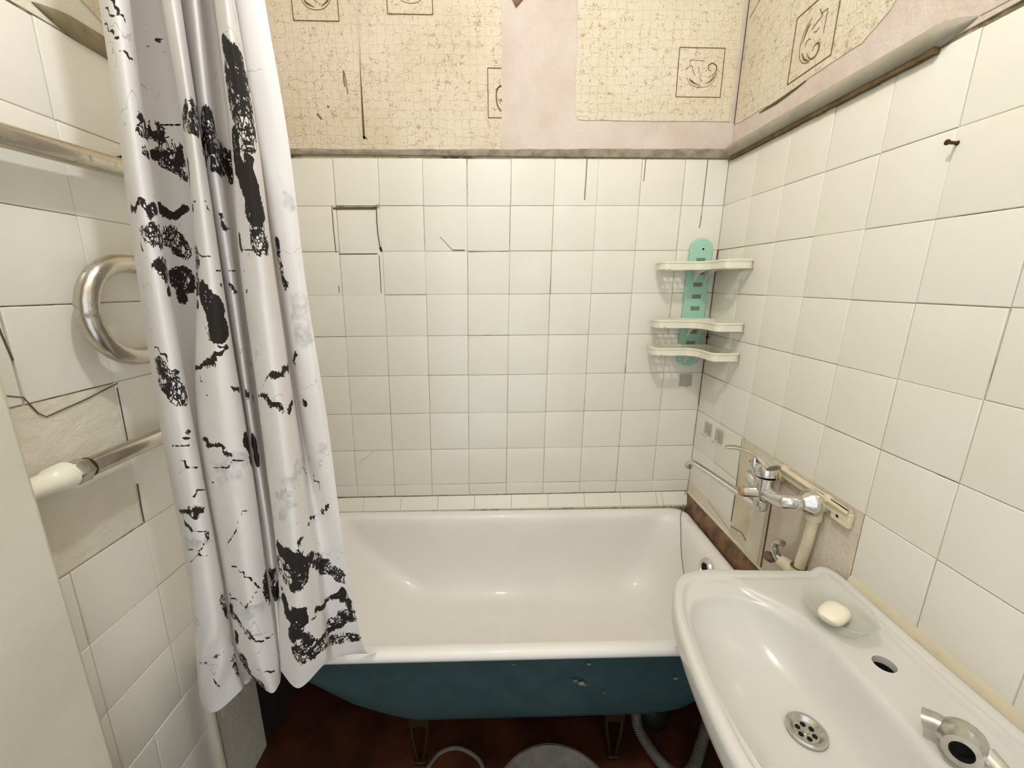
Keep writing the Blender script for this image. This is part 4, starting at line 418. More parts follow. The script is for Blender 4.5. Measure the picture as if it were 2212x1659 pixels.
# left wall tiles
def ptL(i, j):
    sh = -.066 if j > 9 else 0
    d = .73714 + i*P + .00824*j*P
    return (max(d, .001), -.01029 - j*P*.99812)
def skL(i, j):
    if i >= 0 and j in (4, 5): return True
    if j >= 9 and i <= -2: return True
    return False
m = MB(); tiling(m, fL, dict(cells=[(i, j) for j in range(9) for i in range(-5, 2)], pt=ptL), None, skip=skL)
def ptL2(i, j):
    d = .668 + i*P + .00824*j*P
    return (d, -.01029 - j*P*.99812)
tiling(m, fL, dict(cells=[(i, j) for j in range(9, 12) for i in range(0, 3)], pt=ptL2), None); build('tiles', m, M_TILE, wall_left)

# lower walls beside the bathtub; dark brown panels paint in the shade under it
m = MB(); m.box(LX, -.672, ZF, LX+.006, -.520, -1.36); build('plaster_panel', m, M_CREAM, wall_left, bevel=.002)
m = MB(); m.tube([(LX+.004, -.690, ZF), (LX+.004, -.690, -1.36)], .011, 12); build('corner_bead', m, M_CREAM, wall_left)
m = MB(); m.box(LX, -.520, ZF, LX+.004, -.004, -1.36); build('shade_panel', m, M_SHADE, wall_left)
m = MB(); m.box(LX+.004, -.004, ZF, -.03, .0, -1.36); build('shade_panel', m, M_SHADE, wall_back)
m = MB(); slab(m, fR, .004, 1.5, ZF, -1.37, .003, .003); build('shade_panel', m, M_SHADE, wall_right)
# painted-over gap in the left tiling
m = MB(); slab(m, fL, .742, 1.0, -.905, -.611, -.001, .002); build('plaster_patch', m, M_CREAM, wall_left)
m = MB()
m.box(LX-.01, YF, ZF, -1.447, -.977, ZC)
build('trim_4', m, M_PAINT, bevel=.006, **S)

# untiled service patch in the right wall
m = MB(); slab(m, fR, .309, .475, -1.36, -.898, -.0012, .002); build('yellowed_paint', m, M_CHASE, wall_right)
m = MB(); slab(m, fR, .40, .462, -1.36, -.965, .004, .006); build('plaster_rib', m, M_CREAM, wall_right, bevel=.003)
m = MB(); slab(m, fR, .474, .748, -1.36, -.899, -.0010, .002); build('rough_plaster', m, M_ROUGH, wall_right)
m = MB(); slab(m, fR, .003, .309, -1.255, -1.197, .0005, .004); build('cream_skirting', m, M_CREAM, wall_right)
m = MB(); m.ribbon([fR(.473, -.965, 0), fR(.476, -1.1, 0), fR(.479, -1.36, 0)], (-1, 0, 0), .004, .0012); build('crack', m, M_CRACK, wall_right)
m = MB()
for a in ([(.30, -.905), (.302, -1.0), (.306, -1.08), (.308, -1.2)], [(.308, -1.215), (.37, -1.20), (.44, -1.235), (.447, -1.33)], [(.16, -1.205), (.24, -1.22), (.309, -1.232)]):
    m.ribbon([fR(d, z, -.0004) for d, z in a], (-1, 0, 0), .0016, .0012)
build('crack', m, M_CRACK, wall_right)
# brown rotten strip above the tub on the right
m = MB(); N = 24; rr = random.Random(2); rings = []
for k in range(N+1):
    d = .004 + .56*k/N; t0 = -1.253+rr.uniform(-.002, .002); b0 = -1.345
    rings.append([fR(d, b0, -.002), fR(d, b0, .012), fR(d, -1.318, .021), fR(d, -1.308, .020+rr.uniform(0, .001)), fR(d, -1.285, .012+rr.uniform(0, .001)), fR(d, t0, .003+rr.uniform(0, .001)), fR(d, t0, -.002)])
m.loft(rings, True, True, True); build('trim_6', m, M_BROWN, **S)
m = MB(); slab(m, fR, .003, .50, -1.2535, -1.2455, .005, .004); build('painted_edge', m, M_CREAM, wall_right, bevel=.002)
# sealant strip between washbasin and tiles
m = MB(); rings = []
for k in range(31):
    d = .752+.60*k/30; zt = -1.054-.013*d+.013*.7+rr.uniform(-.0008, .0008)
    rings.append([fR(d, -1.115, -.003), fR(d, -1.115, .016), fR(d, -1.088, .013), fR(d, zt-.006, .0035+rr.uniform(0, .001)), fR(d, zt, -.0002), fR(d, zt, -.003)])
m.loft(rings, True, True, True); build('trim_7', m, M_MORTAR, **S)

# tiled ledge behind the tub
m = MB(); xs = [-.026, -.13, -.155] + [-.155-.1485*k for k in range(1, 10)] + [LX+.001]
for k in range(len(xs)-1):
    g = .0007; x0, x1 = xs[k]-g, xs[k+1]+g
    s0, s1 = .0085*x0, .0085*x1
    yb, yf = -.001, -.034; zb, zf = -1.2475, -1.289
    t = [(x0, yf, zf+s0), (x1, yf, zf+s1), (x1, yb, zb+s1), (x0, yb, zb+s0)]
    b = [(x, y, z-.012) for x, y, z in t]
    m.add(b+t, [(3,2,1,0), (4,5,6,7), (0,1,5,4), (1,2,6,5), (2,3,7,6), (3,0,4,7)], rr.uniform(.1, .9))
ledge = build('trim_5', m, M_TILE, bevel=.0008, **S)
m = MB(); m.add([(-.026, -.001, -1.252), (LX+.001, -.001, -1.265), (LX+.001, -.036, -1.307), (-.026, -.036, -1.296), (-.026, -.001, -1.33), (LX+.001, -.001, -1.33), (LX+.001, -.030, -1.33), (-.026, -.030, -1.33)],
   [(0,1,2,3), (7,6,5,4), (0,4,5,1), (1,5,6,2), (2,6,7,3), (3,7,4,0)]); build('mortar_bed', m, M_GROUT, ledge)

# cracks and broken corners in the back tiling
m = MB()
def crk(pts, wd=.0011): m.ribbon([(x, .0001, z) for x, z in pts], (0, -1, 0), wd, .0004)
crk([(-1.232, -.170), (-1.217, -.158), (-1.204, -.151)], .0014); crk([(-1.0, -.258), (-.978, -.28), (-.958, -.302)], .0014)
crk([(-.90, -.308), (-.83, -.3085), (-.76, -.307)], .0022); crk([(-.958, -.3022), (-.915, -.3025)], .003)
crk([(-1.355, -1.115), (-1.34, -1.095), (-1.315, -1.082), (-1.30, -1.065), (-1.293, -1.060)], .0009)
crk([(-1.363, -.167), (-1.30, -.166), (-1.215, -.165)], .0075)
crk([(-1.362, -.317), (-1.30, -.3165), (-1.222, -.316)], .0042)
crk([(-1.214, -.16), (-1.2165, -.21), (-1.2155, -.25), (-1.212, -.285), (-1.207, -.31)], .0034)
crk([(-1.2115, -.293), (-1.207, -.306)], .008)
crk([(-1.366, -.16), (-1.3675, -.23), (-1.3665, -.31), (-1.368, -.45)], .0028)
crk([(-1.2165, -.32), (-1.2175, -.40), (-1.2185, -.45)], .0028)
build('crack', m, M_CRACK, wall_back)
m = MB()
for pts, wd in (([(-.4915, -.004), (-.4925, -.06), (-.494, -.1), (-.4945, -.135)], .0035), ([(-.290, -.004), (-.291, -.04), (-.292, -.073)], .003), ([(-.075, -.004), (-.0765, -.10), (-.079, -.20), (-.0815, -.225)], .003)):
    m.ribbon([(x, -.0008, z) for x, z in pts], (0, -1, 0), wd, .0003)
build('drip_stain', m, M_STAIN, wall_back)
m = MB(); 
for pts, wd in (([fR(.004, -.30, 0), fR(.004, -.335, 0)], .008), ([fR(.003, -.60, 0), fR(.003, -.66, 0)], .004), ([fR(.003, -.36, 0), fR(.002, -.45, 0), fR(.003, -.60, 0)], .0022), ([fR(.003, -.69, 0), fR(.003, -.88, 0)], .002)):
    m.ribbon(pts, (-1, -1, 0), wd, .0015)
build('crack', m, M_CRACK, wall_right)
m = MB()
for pts, wd in (([(.90, -.466), (.897, -.50), (.892, -.54)], .0028), ([(.912, -.590), (.892, -.598), (.878, -.628), (.868, -.637), (.80, -.626), (.735, -.612)], .0018), ([(.738, -.62), (.740, -.70), (.742, -.76)], .0018), ([(.741, -.82), (.744, -.87), (.745, -.905)], .0026)):
    m.ribbon([fL(d, z, .0004) for d, z in pts], (1, 0, 0), wd, .0008)
build('crack', m, M_CRACK, wall_left)

# wallpaper and bare plaster above the tiles
m = MB(); slab(m, fB, LX, .012, 0.0, ZC, .0, .003); build('bare_plaster', m, M_PINK, wall_back)
m = MB(); slab(m, fR, .0, -YF, 0.0-.002, ZC, .0, .003); build('bare_plaster', m, M_PINK, wall_right)
m = MB(); slab(m, fL, .0, -YF, -.008, ZC, .0, .003); build('bare_plaster', m, M_CREAM, wall_left)
def sheet(poly, f, t, mat, par):
    mb = MB(); n = len(poly)
    a = [f(u, v, t) for u, v in poly]; b = [f(u, v, .0) for u, v in poly]
    mb.add(a+b, [tuple(range(n)), tuple(range(2*n-1, n-1, -1))] + [(i, (i+1)%n, n+(i+1)%n, n+i) for i in range(n)])
    return build('wallpaper_sheet', mb, mat, par, smooth=False)
rr = random.Random(11)
def wav(u0, u1, v, n, amp): return [(u0+(u1-u0)*k/n, v+rr.uniform(-amp, amp)) for k in range(n+1)]
sheet([(LX+.001, ZC-.002)] + wav(LX+.001, -1.243, .017, 5, .002) + [(-1.240, .2), (-1.228, ZC-.002)], fB, .0016, M_PAPER2, wall_back)
sheet([(-1.222, ZC-.002), (-1.226, .44), (-1.233, .25), (-1.235, .058)] + wav(-1.2, -.785, .016, 14, .004) + [(-.780, .1), (-.778, ZC-.002)], fB, .002, M_PAPER2, wall_back)
sheet([(-1.236, .057), (-1.2, .0575), (-1.2, .02), (-1.25, .02), (-1.25, .057)], fB, .0009, M_PAPER2, wall_back)
sheet([(-.545, ZC-.002), (-.542, .45), (-.538, .30), (-.540, .20), (-.536, .128), (-.526, .114)] + wav(-.5, -.012, .113, 10, .0012) + [(-.010, .4), (-.004, ZC-.002)], fB, .0026, M_PAPER, wall_back)
sheet([(.006, ZC-.002), (.006, .104)] + [(d, .098-.012*d+rr.uniform(-.0015, .0015)-(.010*math.sin((d-.14)/.2*PI) if .14 < d < .34 else 0)) for d in [.05+.03*k for k in range(16)]] + [(.56, .12), (.60, .17), (.63, .26), (.66, .40), (.70, ZC-.002)], fR, .002, M_PAPER, wall_right)
sheet([(.70, ZC-.002), (.66, .30), (.70, .12), (.74, .05), (.79, .035), (.86, .05), (.90, .15), (.9, ZC-.002)], fR, .0012, M_CREAM, wall_right)
sheet([(.0, ZC-.002), (.0, .04), (.60, .045), (.648, .065), (.66, .12), (.70, .3), (.72, ZC-.002)], fL, .0025, M_PAPER2, wall_left)
m = MB(); m.ribbon([(-1.2395, -.0005, .05), (-1.2365, -.0005, .15), (-1.233, -.0005, .26), (-1.226, -.0005, .4), (-1.222, -.0005, .6)], (0, -1, 0), [.007, .006, .0035, .002, .002], .0006)
m.ribbon([(-1.243, -.0005, .0535), (-1.203, -.0005, .051)], (0, -1, 0), .009, .0006); build('wallpaper_gap', m, M_CRACK, wall_back)
m = MB(); m.ribbon([fR(d, z, .001) for d, z in ((.145, .087), (.18, .086), (.22, .085), (.26, .086), (.30, .088), (.335, .091))], (-1, 0, 0), [.001, .005, .008, .007, .004, .001], .0022)
m.ribbon([fR(.006, .105, .0), fR(.004, .3, .0), fR(.003, .6, .0)], (-1, -.4, 0), .004, .003)
m.ribbon([fR(.93, .03, .001), fR(.98, .055, .001), fR(1.05, .07, .001)], (-1, 0, 0), [.002, .01, .012], .002); build('wallpaper_gap', m, M_CRACK, wall_right)
m = MB(); m.prism([(-.775+.02, -.0005, .46), (-.735, -.0005, .425), (-.70, -.0005, .46), (-.70, -.0005, .52), (-.755, -.0005, .52)], (0, -.0025, 0)); build('torn_scrap', m, M_BROWN, wall_back, smooth=False)

MOTIF = [([(.58, .74), (.26, .756), (.26, .63)], .010, False), ([(.17, .57), (.23, .61), (.30, .64), (.33, .555), (.39, .445)], .009, True),
         ([(.21, .395), (.285, .28), (.375, .227), (.535, .2), (.70, .235), (.82, .345), (.875, .5)], .007, True),
         ([(.27, .39), (.30, .34), (.375, .294), (.48, .252)], .030, True), ([(.64, .27), (.77, .36), (.857, .5)], .024, True),
         ([(.74, .546), (.68, .563), (.67, .647), (.75, .694), (.84, .647), (.85, .546), (.786, .462), (.705, .41)], .022, True),
         ([(.44, .62), (.47, .56), (.45, .5)], .008, True), ([(.52, .45), (.5, .38), (.56, .33)], .007, True)]
def ornament(f, u0, v0, su, sv, n, par, clipu=None, flip=False):
    mb = MB(); t = .0026
    fr = [(0, 0), (1, 0), (1, 1), (0, 1), (0, 0)]
    for k in range(4):
        a, b = fr[k], fr[k+1]
        if clipu is not None and (a[0] > clipu and b[0] > clipu): continue
        cl = lambda p: (min(p[0], clipu) if clipu is not None else p[0], p[1])
        a, b = cl(a), cl(b)
        mb.ribbon([f(u0+su*a[0], v0+sv*a[1], t), f(u0+su*b[0], v0+sv*b[1], t)], n, .0026, .0006)
    for pts, wd, sm in MOTIF:
        if clipu is not None:
            if min(p[0] for p in pts) > clipu: continue
            pts = [p for p in pts if p[0] <= clipu]
            if len(pts) < 2: continue
        if flip: pts = [(p[1], 1-p[0]) for p in pts]
        q = [f(u0+su*p[0], v0+sv*p[1], t) for p in pts]
        q = crom(q, 6) if sm and len(q) > 2 else q
        w = [max(.0012, abs(su)*wd*math.sin(PI*(k+.6)/(len(q)+.2))) if wd > .012 else max(.0011, abs(su)*wd) for k in range(len(q))]
        if not sm: 
            for k in range(len(q)-1): mb.ribbon([q[k], q[k+1]], n, .0014, .0006)
        else: mb.ribbon(q, n, [x*1.25 for x in w], .0006)
    build('printed_ornament', mb, M_INK, par, smooth=False)
ornament(fB, -1.430, .380, .141, .145, (0, -1, 0), wall_back)
ornament(fB, -1.137, .402, .141, .145, (0, -1, 0), wall_back)
ornament(fB, -.826, .116, .147, .143, (0, -1, 0), wall_back, clipu=.30)
m = MB(); m.ribbon(crom([(-.783, -.0026, .21), (-.795, -.0026, .20), (-.799, -.0026, .175), (-.794, -.0026, .15), (-.783, -.0026, .135)], 5), (0, -1, 0), .004, .0006); build('printed_ornament', m, M_INK, wall_back, smooth=False)
ornament(fB, -.205, .184, .149, .141, (0, -1, 0), wall_back)
ornament(fR, .262, .112, .150, .155, (-1, 0, 0), wall_right, flip=True)
m = MB(); m.ribbon([fR(.02, .40, .0022), fR(.10, .44, .0022)], (-1, 0, 0), .002, .0006); build('printed_ornament', m, M_INK, wall_right, smooth=False)
m = MB()
for pts, wd in (([(-1.288, .247), (-1.290, .225), (-1.288, .20)], .005), ([(-1.286, .24), (-1.28, .18)], .003), ([(-1.385, .122), (-1.372, .105)], .006), ([(-1.35, .145), (-1.345, .14)], .006)):
    m.ribbon([(x, -.0016, z) for x, z in pts], (0, -1, 0), wd, .0006)
build('stain', m, M_BROWN, wall_back, smooth=False)

# beads along the top of the tiling
m = MB(); rings = []
for k in range(61):
    x = LX+.001 + (-.004-LX-.001)*k/60; s = (x-LX)/1.53
    zt = .014+.016*s+rr.uniform(-.0012, .0012); zb = -.0005+.00705*x*0
    rings.append([(x, .0, zb), (x, -.006-rr.uniform(0, .001), zb+.001), (x, -.008-rr.uniform(0, .0015), (zt+zb)/2), (x, -.006, zt-.001), (x, .0, zt)])
m.loft(rings, True, True, True); build('trim_1', m, M_TRIM, **S)
def bead(name, f, d0, d1, z0, prof, mat, slope=0.0, tip=True):
    mb = MB(); n = 40; rings = []
    for k in range(n+1):
        d = d0+(d1-d0)*k/n; s = 1.0
        if tip and k > n-4: s = (1, .93, .72, .40, .06)[k-(n-4)] if k-(n-4) < 5 else .06
        rings.append([f(d, z0+slope*d+(z-.02)*s+.02, max(w*s, .0)) for w, z in prof])
    mb.loft(rings, True, True, True); return build(name, mb, mat, bevel=0, angle=60, **S)
t2 = bead('trim_2', fR, .006, .742, -.001, [(0, 0), (.010, .001), (.019, .006), (.025, .015), (.0255, .024), (.022, .031), (.017, .0345), (.015, .036), (.004, .044), (0, .045)], M_TRIM2, -.0133)
bead('trim_3', fL, .004, .735, -.012, [(0, 0), (.008, .001), (.013, .010), (.012, .022), (.006, .034), (0, .036)], M_TRIM3)
m = MB()
for q in range(23):
    d0 = .02+.029*q; m.ribbon([fR(d0, -.0015-.0133*d0, .0), fR(d0+.0295, -.0015-.0133*(d0+.03), .0)], (-1, 0, 0), .015+.003*rr.random(), .012)
build('grime', m, M_GRIME, t2, smooth=False)
m = MB(); m.ribbon([fR(.745, .012, 0), fR(.9, .006, 0), fR(1.2, -.004, 0)], (-1, 0, 0), .006, .0016); build('plaster_edge', m, M_PINK, wall_right)

# ---------------------------------------------------------------- bathtub
def rrect(x0, x1, y0, y1, rl, rr_, z, n=10):
    """rounded rectangle, rl = corner radius at the left end, rr_ at the right end"""
    out = []
    for cx, cy, r, a0 in ((x1, y1, rr_, 0), (x0, y1, rl, 90), (x0, y0, rl, 180), (x1, y0, rr_, 270)):
        sx = -1 if cx == x1 else 1; sy = -1 if cy == y1 else 1
        for k in range(n+1):
            t = math.radians(a0+90*k/n); out.append((cx+sx*r+r*math.cos(t), cy+sy*r+r*math.sin(t), z))
        nx = {0: None}
    # even out the long sides
    res = []
    for i in range(len(out)):
        a, b = out[i], out[(i+1) % len(out)]; res.append(a)
        L = math.dist(a, b); kx = int(L//.05)
        if (i % (n+1)) == n:
            for q in range(1, 13): res.append(tuple(a[w_]+(b[w_]-a[w_])*q/13 for w_ in range(3)))
    return res
tub = empty('bathtub', (-.78, -.375, ZF), 'white enamel cast iron bathtub with dark teal painted outside along the tiled back wall', 'bathtub')
rings = []
for x0, x1, y0, y1, rl, r2, z in ((-1.500,-0.063,-.694,-.052,.05,.05,-1.324), (-1.513,-0.050,-.703,-.040,.055,.055,-1.321), (-1.515,-0.048,-.707,-.038,.055,.055,-1.313), (-1.513,-0.050,-.704,-.040,.055,.055,-1.304),
     (-1.507,-0.056,-.698,-.045,.055,.055,-1.2985), (-1.497,-0.066,-.688,-.052,.06,.06,-1.297), (-1.482,-.072,-.676,-.066,.075,.075,-1.299), (-1.472,-.084,-.667,-.076,.085,.085,-1.304), (-1.463,-.093,-.660,-.084,.09,.09,-1.314),
     (-1.448,-.102,-.655,-.089,.10,.10,-1.335), (-1.415,-.112,-.650,-.096,.12,.12,-1.39), (-1.375,-.124,-.645,-.106,.14,.14,-1.44), (-1.33,-.137,-.638,-.122,.16,.16,-1.49), (-1.28,-.156,-.624,-.146,.175,.175,-1.53),
     (-1.23,-.18,-.602,-.178,.18,.18,-1.562), (-1.17,-.215,-.57,-.22,.17,.17,-1.588), (-1.08,-.27,-.52,-.275,.12,.12,-1.603), (-.95,-.38,-.46,-.32,.068,.068,-1.609)):
    rings.append(rrect(x0, x1, y0, y1, rl, r2, z))
m = MB(); m.loft(rings, True, False, True); basin = build('basin', m, M_ENAMEL, tub, angle=60)
rings = []
for x0, x1, y0, y1, rl, r2, z in ((-1.05,-.33,-.53,-.22,.10,.10,-1.648), (-1.12,-.27,-.58,-.17,.14,.14,-1.640), (-1.19,-.21,-.612,-.135,.18,.17,-1.618), (-1.25,-.165,-.634,-.11,.21,.17,-1.58),
     (-1.33,-.130,-.652,-.092,.21,.155,-1.52), (-1.40,-.108,-.664,-.082,.19,.135,-1.44), (-1.447,-.096,-.674,-.076,.16,.11,-1.375), (-1.475,-.084,-.686,-.070,.12,.09,-1.335), (-1.485,-.075,-.690,-.062,.10,.08,-1.320)):
    rings.append(rrect(x0, x1, y0, y1, rl, r2, z))
m = MB(); m.loft(rings, True, True, False); shell = build('outer_shell', m, M_TEAL, tub, angle=60)
m = MB(); rr = random.Random(9)
for x, z, s in ((-.60, -1.42, .010), (-.585, -1.43, .013), (-.575, -1.437, .006), (-.52, -1.47, .004), (-.57, -1.357, .007), (-.34, -1.42, .008), (-.76, -1.352, .004)):
    y = -.6895+.030*min(1, max(0, (-1.32-z)/.2))
    pts = [(x+s*math.cos(a)*rr.uniform(.4, 1), y-.001, z+s*.6*math.sin(a)*rr.uniform(.4, 1)) for a in [2*PI*k/9 for k in range(9)]]
    m = MB(); m.prism(pts, (0, -.0015, .0003)); build('paint_chip', m, M_TRIM, tub, smooth=False)
m = MB(); m.lathe([(.0, .0), (.034, .0), (.035, .003), (.031, .009), (.021, .010), (.0185, .006), (.0, .004)], (-.105, -.352, -1.345), (-1, 0, .18), 32, cap=False); ov = build('overflow_ring', m, M_CHROME, tub)
m = MB(); m.lathe([(.0, .0), (.0165, .0), (.0165, .0012), (.0, .0012)], (-.1125, -.352, -1.3437), (-1, 0, .18), 24); build('overflow_hole', m, M_BLACK, ov)
m = MB(); m.lathe([(0, 0), (.03, 0), (.03, .003), (.02, .004), (0, .002)], (-.50, -.455, -1.6085), (0, 0, 1), 28, cap=False); build('drain', m, M_CHROME, tub)
for x in (-1.035, -.455):
    for y in (-.575, -.20):
        s = 1 if y < -.3 else -1
        m = MB()
        m.box(x-.030, y-.003 if s > 0 else y-.035, -1.69, x+.030, y+.035 if s > 0 else y+.003, -1.648)
        for e in (-1, 1): m.tube([(x+e*.026, y+.010*s, -1.66), (x+e*.022, y+.0*s, -1.72), (x+e*.010, y-.004*s, -1.80), (x+e*.006, y-.005*s, ZF+.001)], .0065, 8)
        m.box(x-.018, y-.016, ZF+.0005, x+.018, y+.012, ZF+.012)
        build('leg', m, M_DARKMET, tub, bevel=.002)

# ---------------------------------------------------------------- washbasin on the right wall
ZS = -1.082
OUT = [(-.012, -.712), (-.060, -.697), (-.112, -.694), (-.199, -.690), (-.290, -.685), (-.345, -.692), (-.380, -.712), (-.404, -.745), (-.430, -.809), (-.449, -.899), (-.460, -1.0), (-.462, -1.085), (-.450, -1.165), (-.42, -1.225), (-.37, -1.258), (-.25, -1.27), (-.10, -1.27), (-.03, -1.266), (-.012, -1.25), (-.0105, -1.15), (-.010, -1.0), (-.0105, -.85)]
BOWL = [(-.183, -.875), (-.200, -.825), (-.238, -.777), (-.296, -.752), (-.350, -.757), (-.385, -.783), (-.407, -.830), (-.424, -.93), (-.428, -1.02), (-.420, -1.11), (-.395, -1.17), (-.345, -1.205), (-.28, -1.21), (-.22, -1.18), (-.185, -1.12), (-.176, -1.03), (-.177, -.95)]
DC = (-.262, -.985)
outp = [(p.x, p.y) for p in crom([(a, b, 0) for a, b in OUT], 10, True)]
bowlp = [(p.x, p.y) for p in crom([(a, b, 0) for a, b in BOWL], 8, True)]
def rayhit(poly, c, th):
    dx, dy = math.cos(th), math.sin(th); best = None
    for i in range(len(poly)):
        (x1, y1), (x2, y2) = poly[i], poly[(i+1) % len(poly)]
        ex, ey = x2-x1, y2-y1; den = dx*ey-dy*ex
        if abs(den) < 1e-12: continue
        t = ((x1-c[0])*ey-(y1-c[1])*ex)/den; u = ((x1-c[0])*dy-(y1-c[1])*dx)/den
        if t > 0 and -1e-9 <= u <= 1+1e-9 and (best is None or t < best): best = t
    return best or .1
sst = lambda a, b, x: (lambda t: t*t*(3-2*t))(min(1, max(0, (x-a)/(b-a))))
NA = 220
ang = [2*PI*k/NA for k in range(NA)]
# denser sampling where the outline is far away comes from arc-length angles
acc = [0.0]; pts0 = outp
th = [math.atan2(p[1]-DC[1], p[0]-DC[0]) for p in outp]
L = [0.0]
for i in range(len(outp)): L.append(L[-1]+math.dist(outp[i], outp[(i+1) % len(outp)]))
edge = []
for k in range(NA):
    s = L[-1]*k/NA; i = max(j for j in range(len(outp)) if L[j] <= s); f_ = (s-L[i])/max(L[i+1]-L[i], 1e-9)
    a, b = outp[i], outp[(i+1) % len(outp)]; edge.append((a[0]+(b[0]-a[0])*f_, a[1]+(b[1]-a[1])*f_))
RB = [rayhit(bowlp, DC, math.atan2(p[1]-DC[1], p[0]-DC[0])) for p in edge]
RO = [math.dist(p, DC) for p in edge]
def ztop(x, y, e, rb):
    z = ZS-.008
    lip = sst(.034, .022, e) if e > .012 else 1.0
    z += .008*lip
    if e < .012: z -= .014*(1-math.sqrt(max(0, 1-((.012-e)/.012)**2)))
    bd = -.178 - .085*sst(-.86, -.71, y)                # tap deck stands a little proud of the bowl surround
    z += .007*sst(bd-.003, bd+.006, x)*sst(.02, .04, e)
    z += .013*sst(-.062, -.048, x)*(1 if e > .012 else e/.012)
    if rb < 1: z -= .088*(1-rb**3.4)*sst(1.0, .93, rb) + 0
    z -= .006*sst(1.12, 1.0, rb)*sst(.9, 1.0, rb) if rb >= 1 else .006
    return z
rings = []
ts = [0.0, .03, .055] + [.055+.945*(k/46)**.92 for k in range(1, 47)]
es = [.030, .026, .022, .018, .014, .011, .008, .005, .0025, .0008, 0]
rings_top = []
for t in ts:
    r = []
    for k, (ex, ey) in enumerate(edge):
        rad = t*(RO[k]-.034); e = RO[k]-rad
        x = DC[0]+(ex-DC[0])*rad/RO[k]; y = DC[1]+(ey-DC[1])*rad/RO[k]
        r.append((x, y, ztop(x, y, e, rad/RB[k])))
    rings_top.append(r)
for e in es:
    r = []
    for k, (ex, ey) in enumerate(edge):
        f_ = (RO[k]-e)/RO[k]; x = DC[0]+(ex-DC[0])*f_; y = DC[1]+(ey-DC[1])*f_
        r.append((x, y, ztop(x, y, e, (RO[k]-e)/RB[k])))
    rings_top.append(r)
for f_, dz in ((1.0, -.030), (.998, -.040), (.985, -.048), (.96, -.052), (.93, -.055), (.85, -.075), (.70, -.105), (.50, -.125), (.30, -.132), (.12, -.133)):
    rings_top.append([(min(DC[0]+(ex-DC[0])*f_, -.0105), DC[1]+(ey-DC[1])*f_, ZS+dz) for ex, ey in edge])
m = MB(); m.loft(rings_top, True, False, True)
sink = empty('washbasin', (-.24, -.97, ZS-.17), 'white ceramic washbasin with an empty tap hole fixed to the right wall', 'washbasin')
sb = build('ceramic_body', m, M_CERAM, sink, angle=70)
cu = MB(); cu.lathe([(.0175, -.05), (.0175, .05)], (-.109, -.948, ZS-.01), (0, 0, 1), 32); cut(sb, cu)
m = MB(); m.lathe([(.0175, -.012), (.0172, -.012), (.0172, -.036), (0, -.036), (0, -.037), (.0175, -.037)], (-.109, -.948, ZS-.003), (0, 0, 1), 32, cap=False); build('hole_shade', m, M_BLACK, sink)  # black tube paints the darkness down the tap hole
zd = ZS-.0965
m = MB(); m.lathe([(.031, -.003), (.0315, .002), (.0295, .004), (.025, .0035), (.021, -.001), (.0192, -.003), (.0, -.0035)], (-.262, -.985, zd), (0, 0, 1), 40, cap=False); dr = build('drain', m, M_OLDCHROME, sink)
m = MB()
for k in range(6):
    a = 2*PI*k/6+.3; m.lathe([(.0042, 0), (.0042, .0006)], (-.262+.0125*math.cos(a), -.985+.0125*math.sin(a), zd-.0032), (0, 0, 1), 16)
build('drain_holes', m, M_BLACK, dr)
m = MB(); m.lathe([(0, 0), (.0055, 0), (.005, .002), (.0, .0025)], (-.262, -.985, zd-.0034), (0, 0, 1), 20, cap=False); build('screw', m, M_OLDCHROME, dr)
m = MB(); m.tube([(-.262, -.985, zd-.03), (-.262, -.985, -1.42), (-.25, -.985, -1.50), (-.20, -.985, -1.54), (-.13, -.985, -1.53), (-.03, -.985, -1.50)], .02, 16); build('waste_pipe', m, M_WHITEPL, sink)

# ---------------------------------------------------------------- things on the washbasin
zdk = ZS-.001
m = MB()
def dish_ring(rx, ry, z, wob=0.0, cx=-.122, cy=-.852):
    return [(cx+rx*math.cos(a)*(1+wob*math.cos(6*a)) , cy+ry*math.sin(a)*(1+wob*math.cos(6*a)), z) for a in [2*PI*k/60 for k in range(60)]]
m.loft([dish_ring(.028, .037, zdk+.001), dish_ring(.037, .047, zdk+.004), dish_ring(.048, .060, zdk+.020, .01), dish_ring(.055, .068, zdk+.036, .02), dish_ring(.057, .070, zdk+.038, .02),
        dish_ring(.055, .068, zdk+.0385, .02), dish_ring(.046, .058, zdk+.021, .01), dish_ring(.036, .046, zdk+.0065), dish_ring(.026, .035, zdk+.0035)], True, True, True)
build('soap_dish', m, M_DISH, loc=(-.103, -.835, zdk), label='clear scalloped plastic soap dish on the far corner of the washbasin', cat='soap dish', angle=70)
m = MB(); R_ = Matrix.Rotation(.5, 3, 'Z')
rings = []
for s, z in ((.55, .0075), (.85, .009), (1, .014), (1, .020), (.86, .026), (.5, .028)):
    ring = []
    for k in range(36):
        a = 2*PI*k/36; c, s_ = math.cos(a), math.sin(a)
        v = R_ @ Vector((.034*s*math.copysign(abs(c)**.75, c), .023*s*math.copysign(abs(s_)**.75, s_), 0)); ring.append((-.125+v.x, -.850+v.y, zdk+z))
    rings.append(ring)
m.loft(rings, True, True, True); build('soap_bar', m, M_SOAP, loc=(-.115, -.838, zdk+.0075), label='worn white bar of soap lying in the clear dish', cat='soap', angle=70)

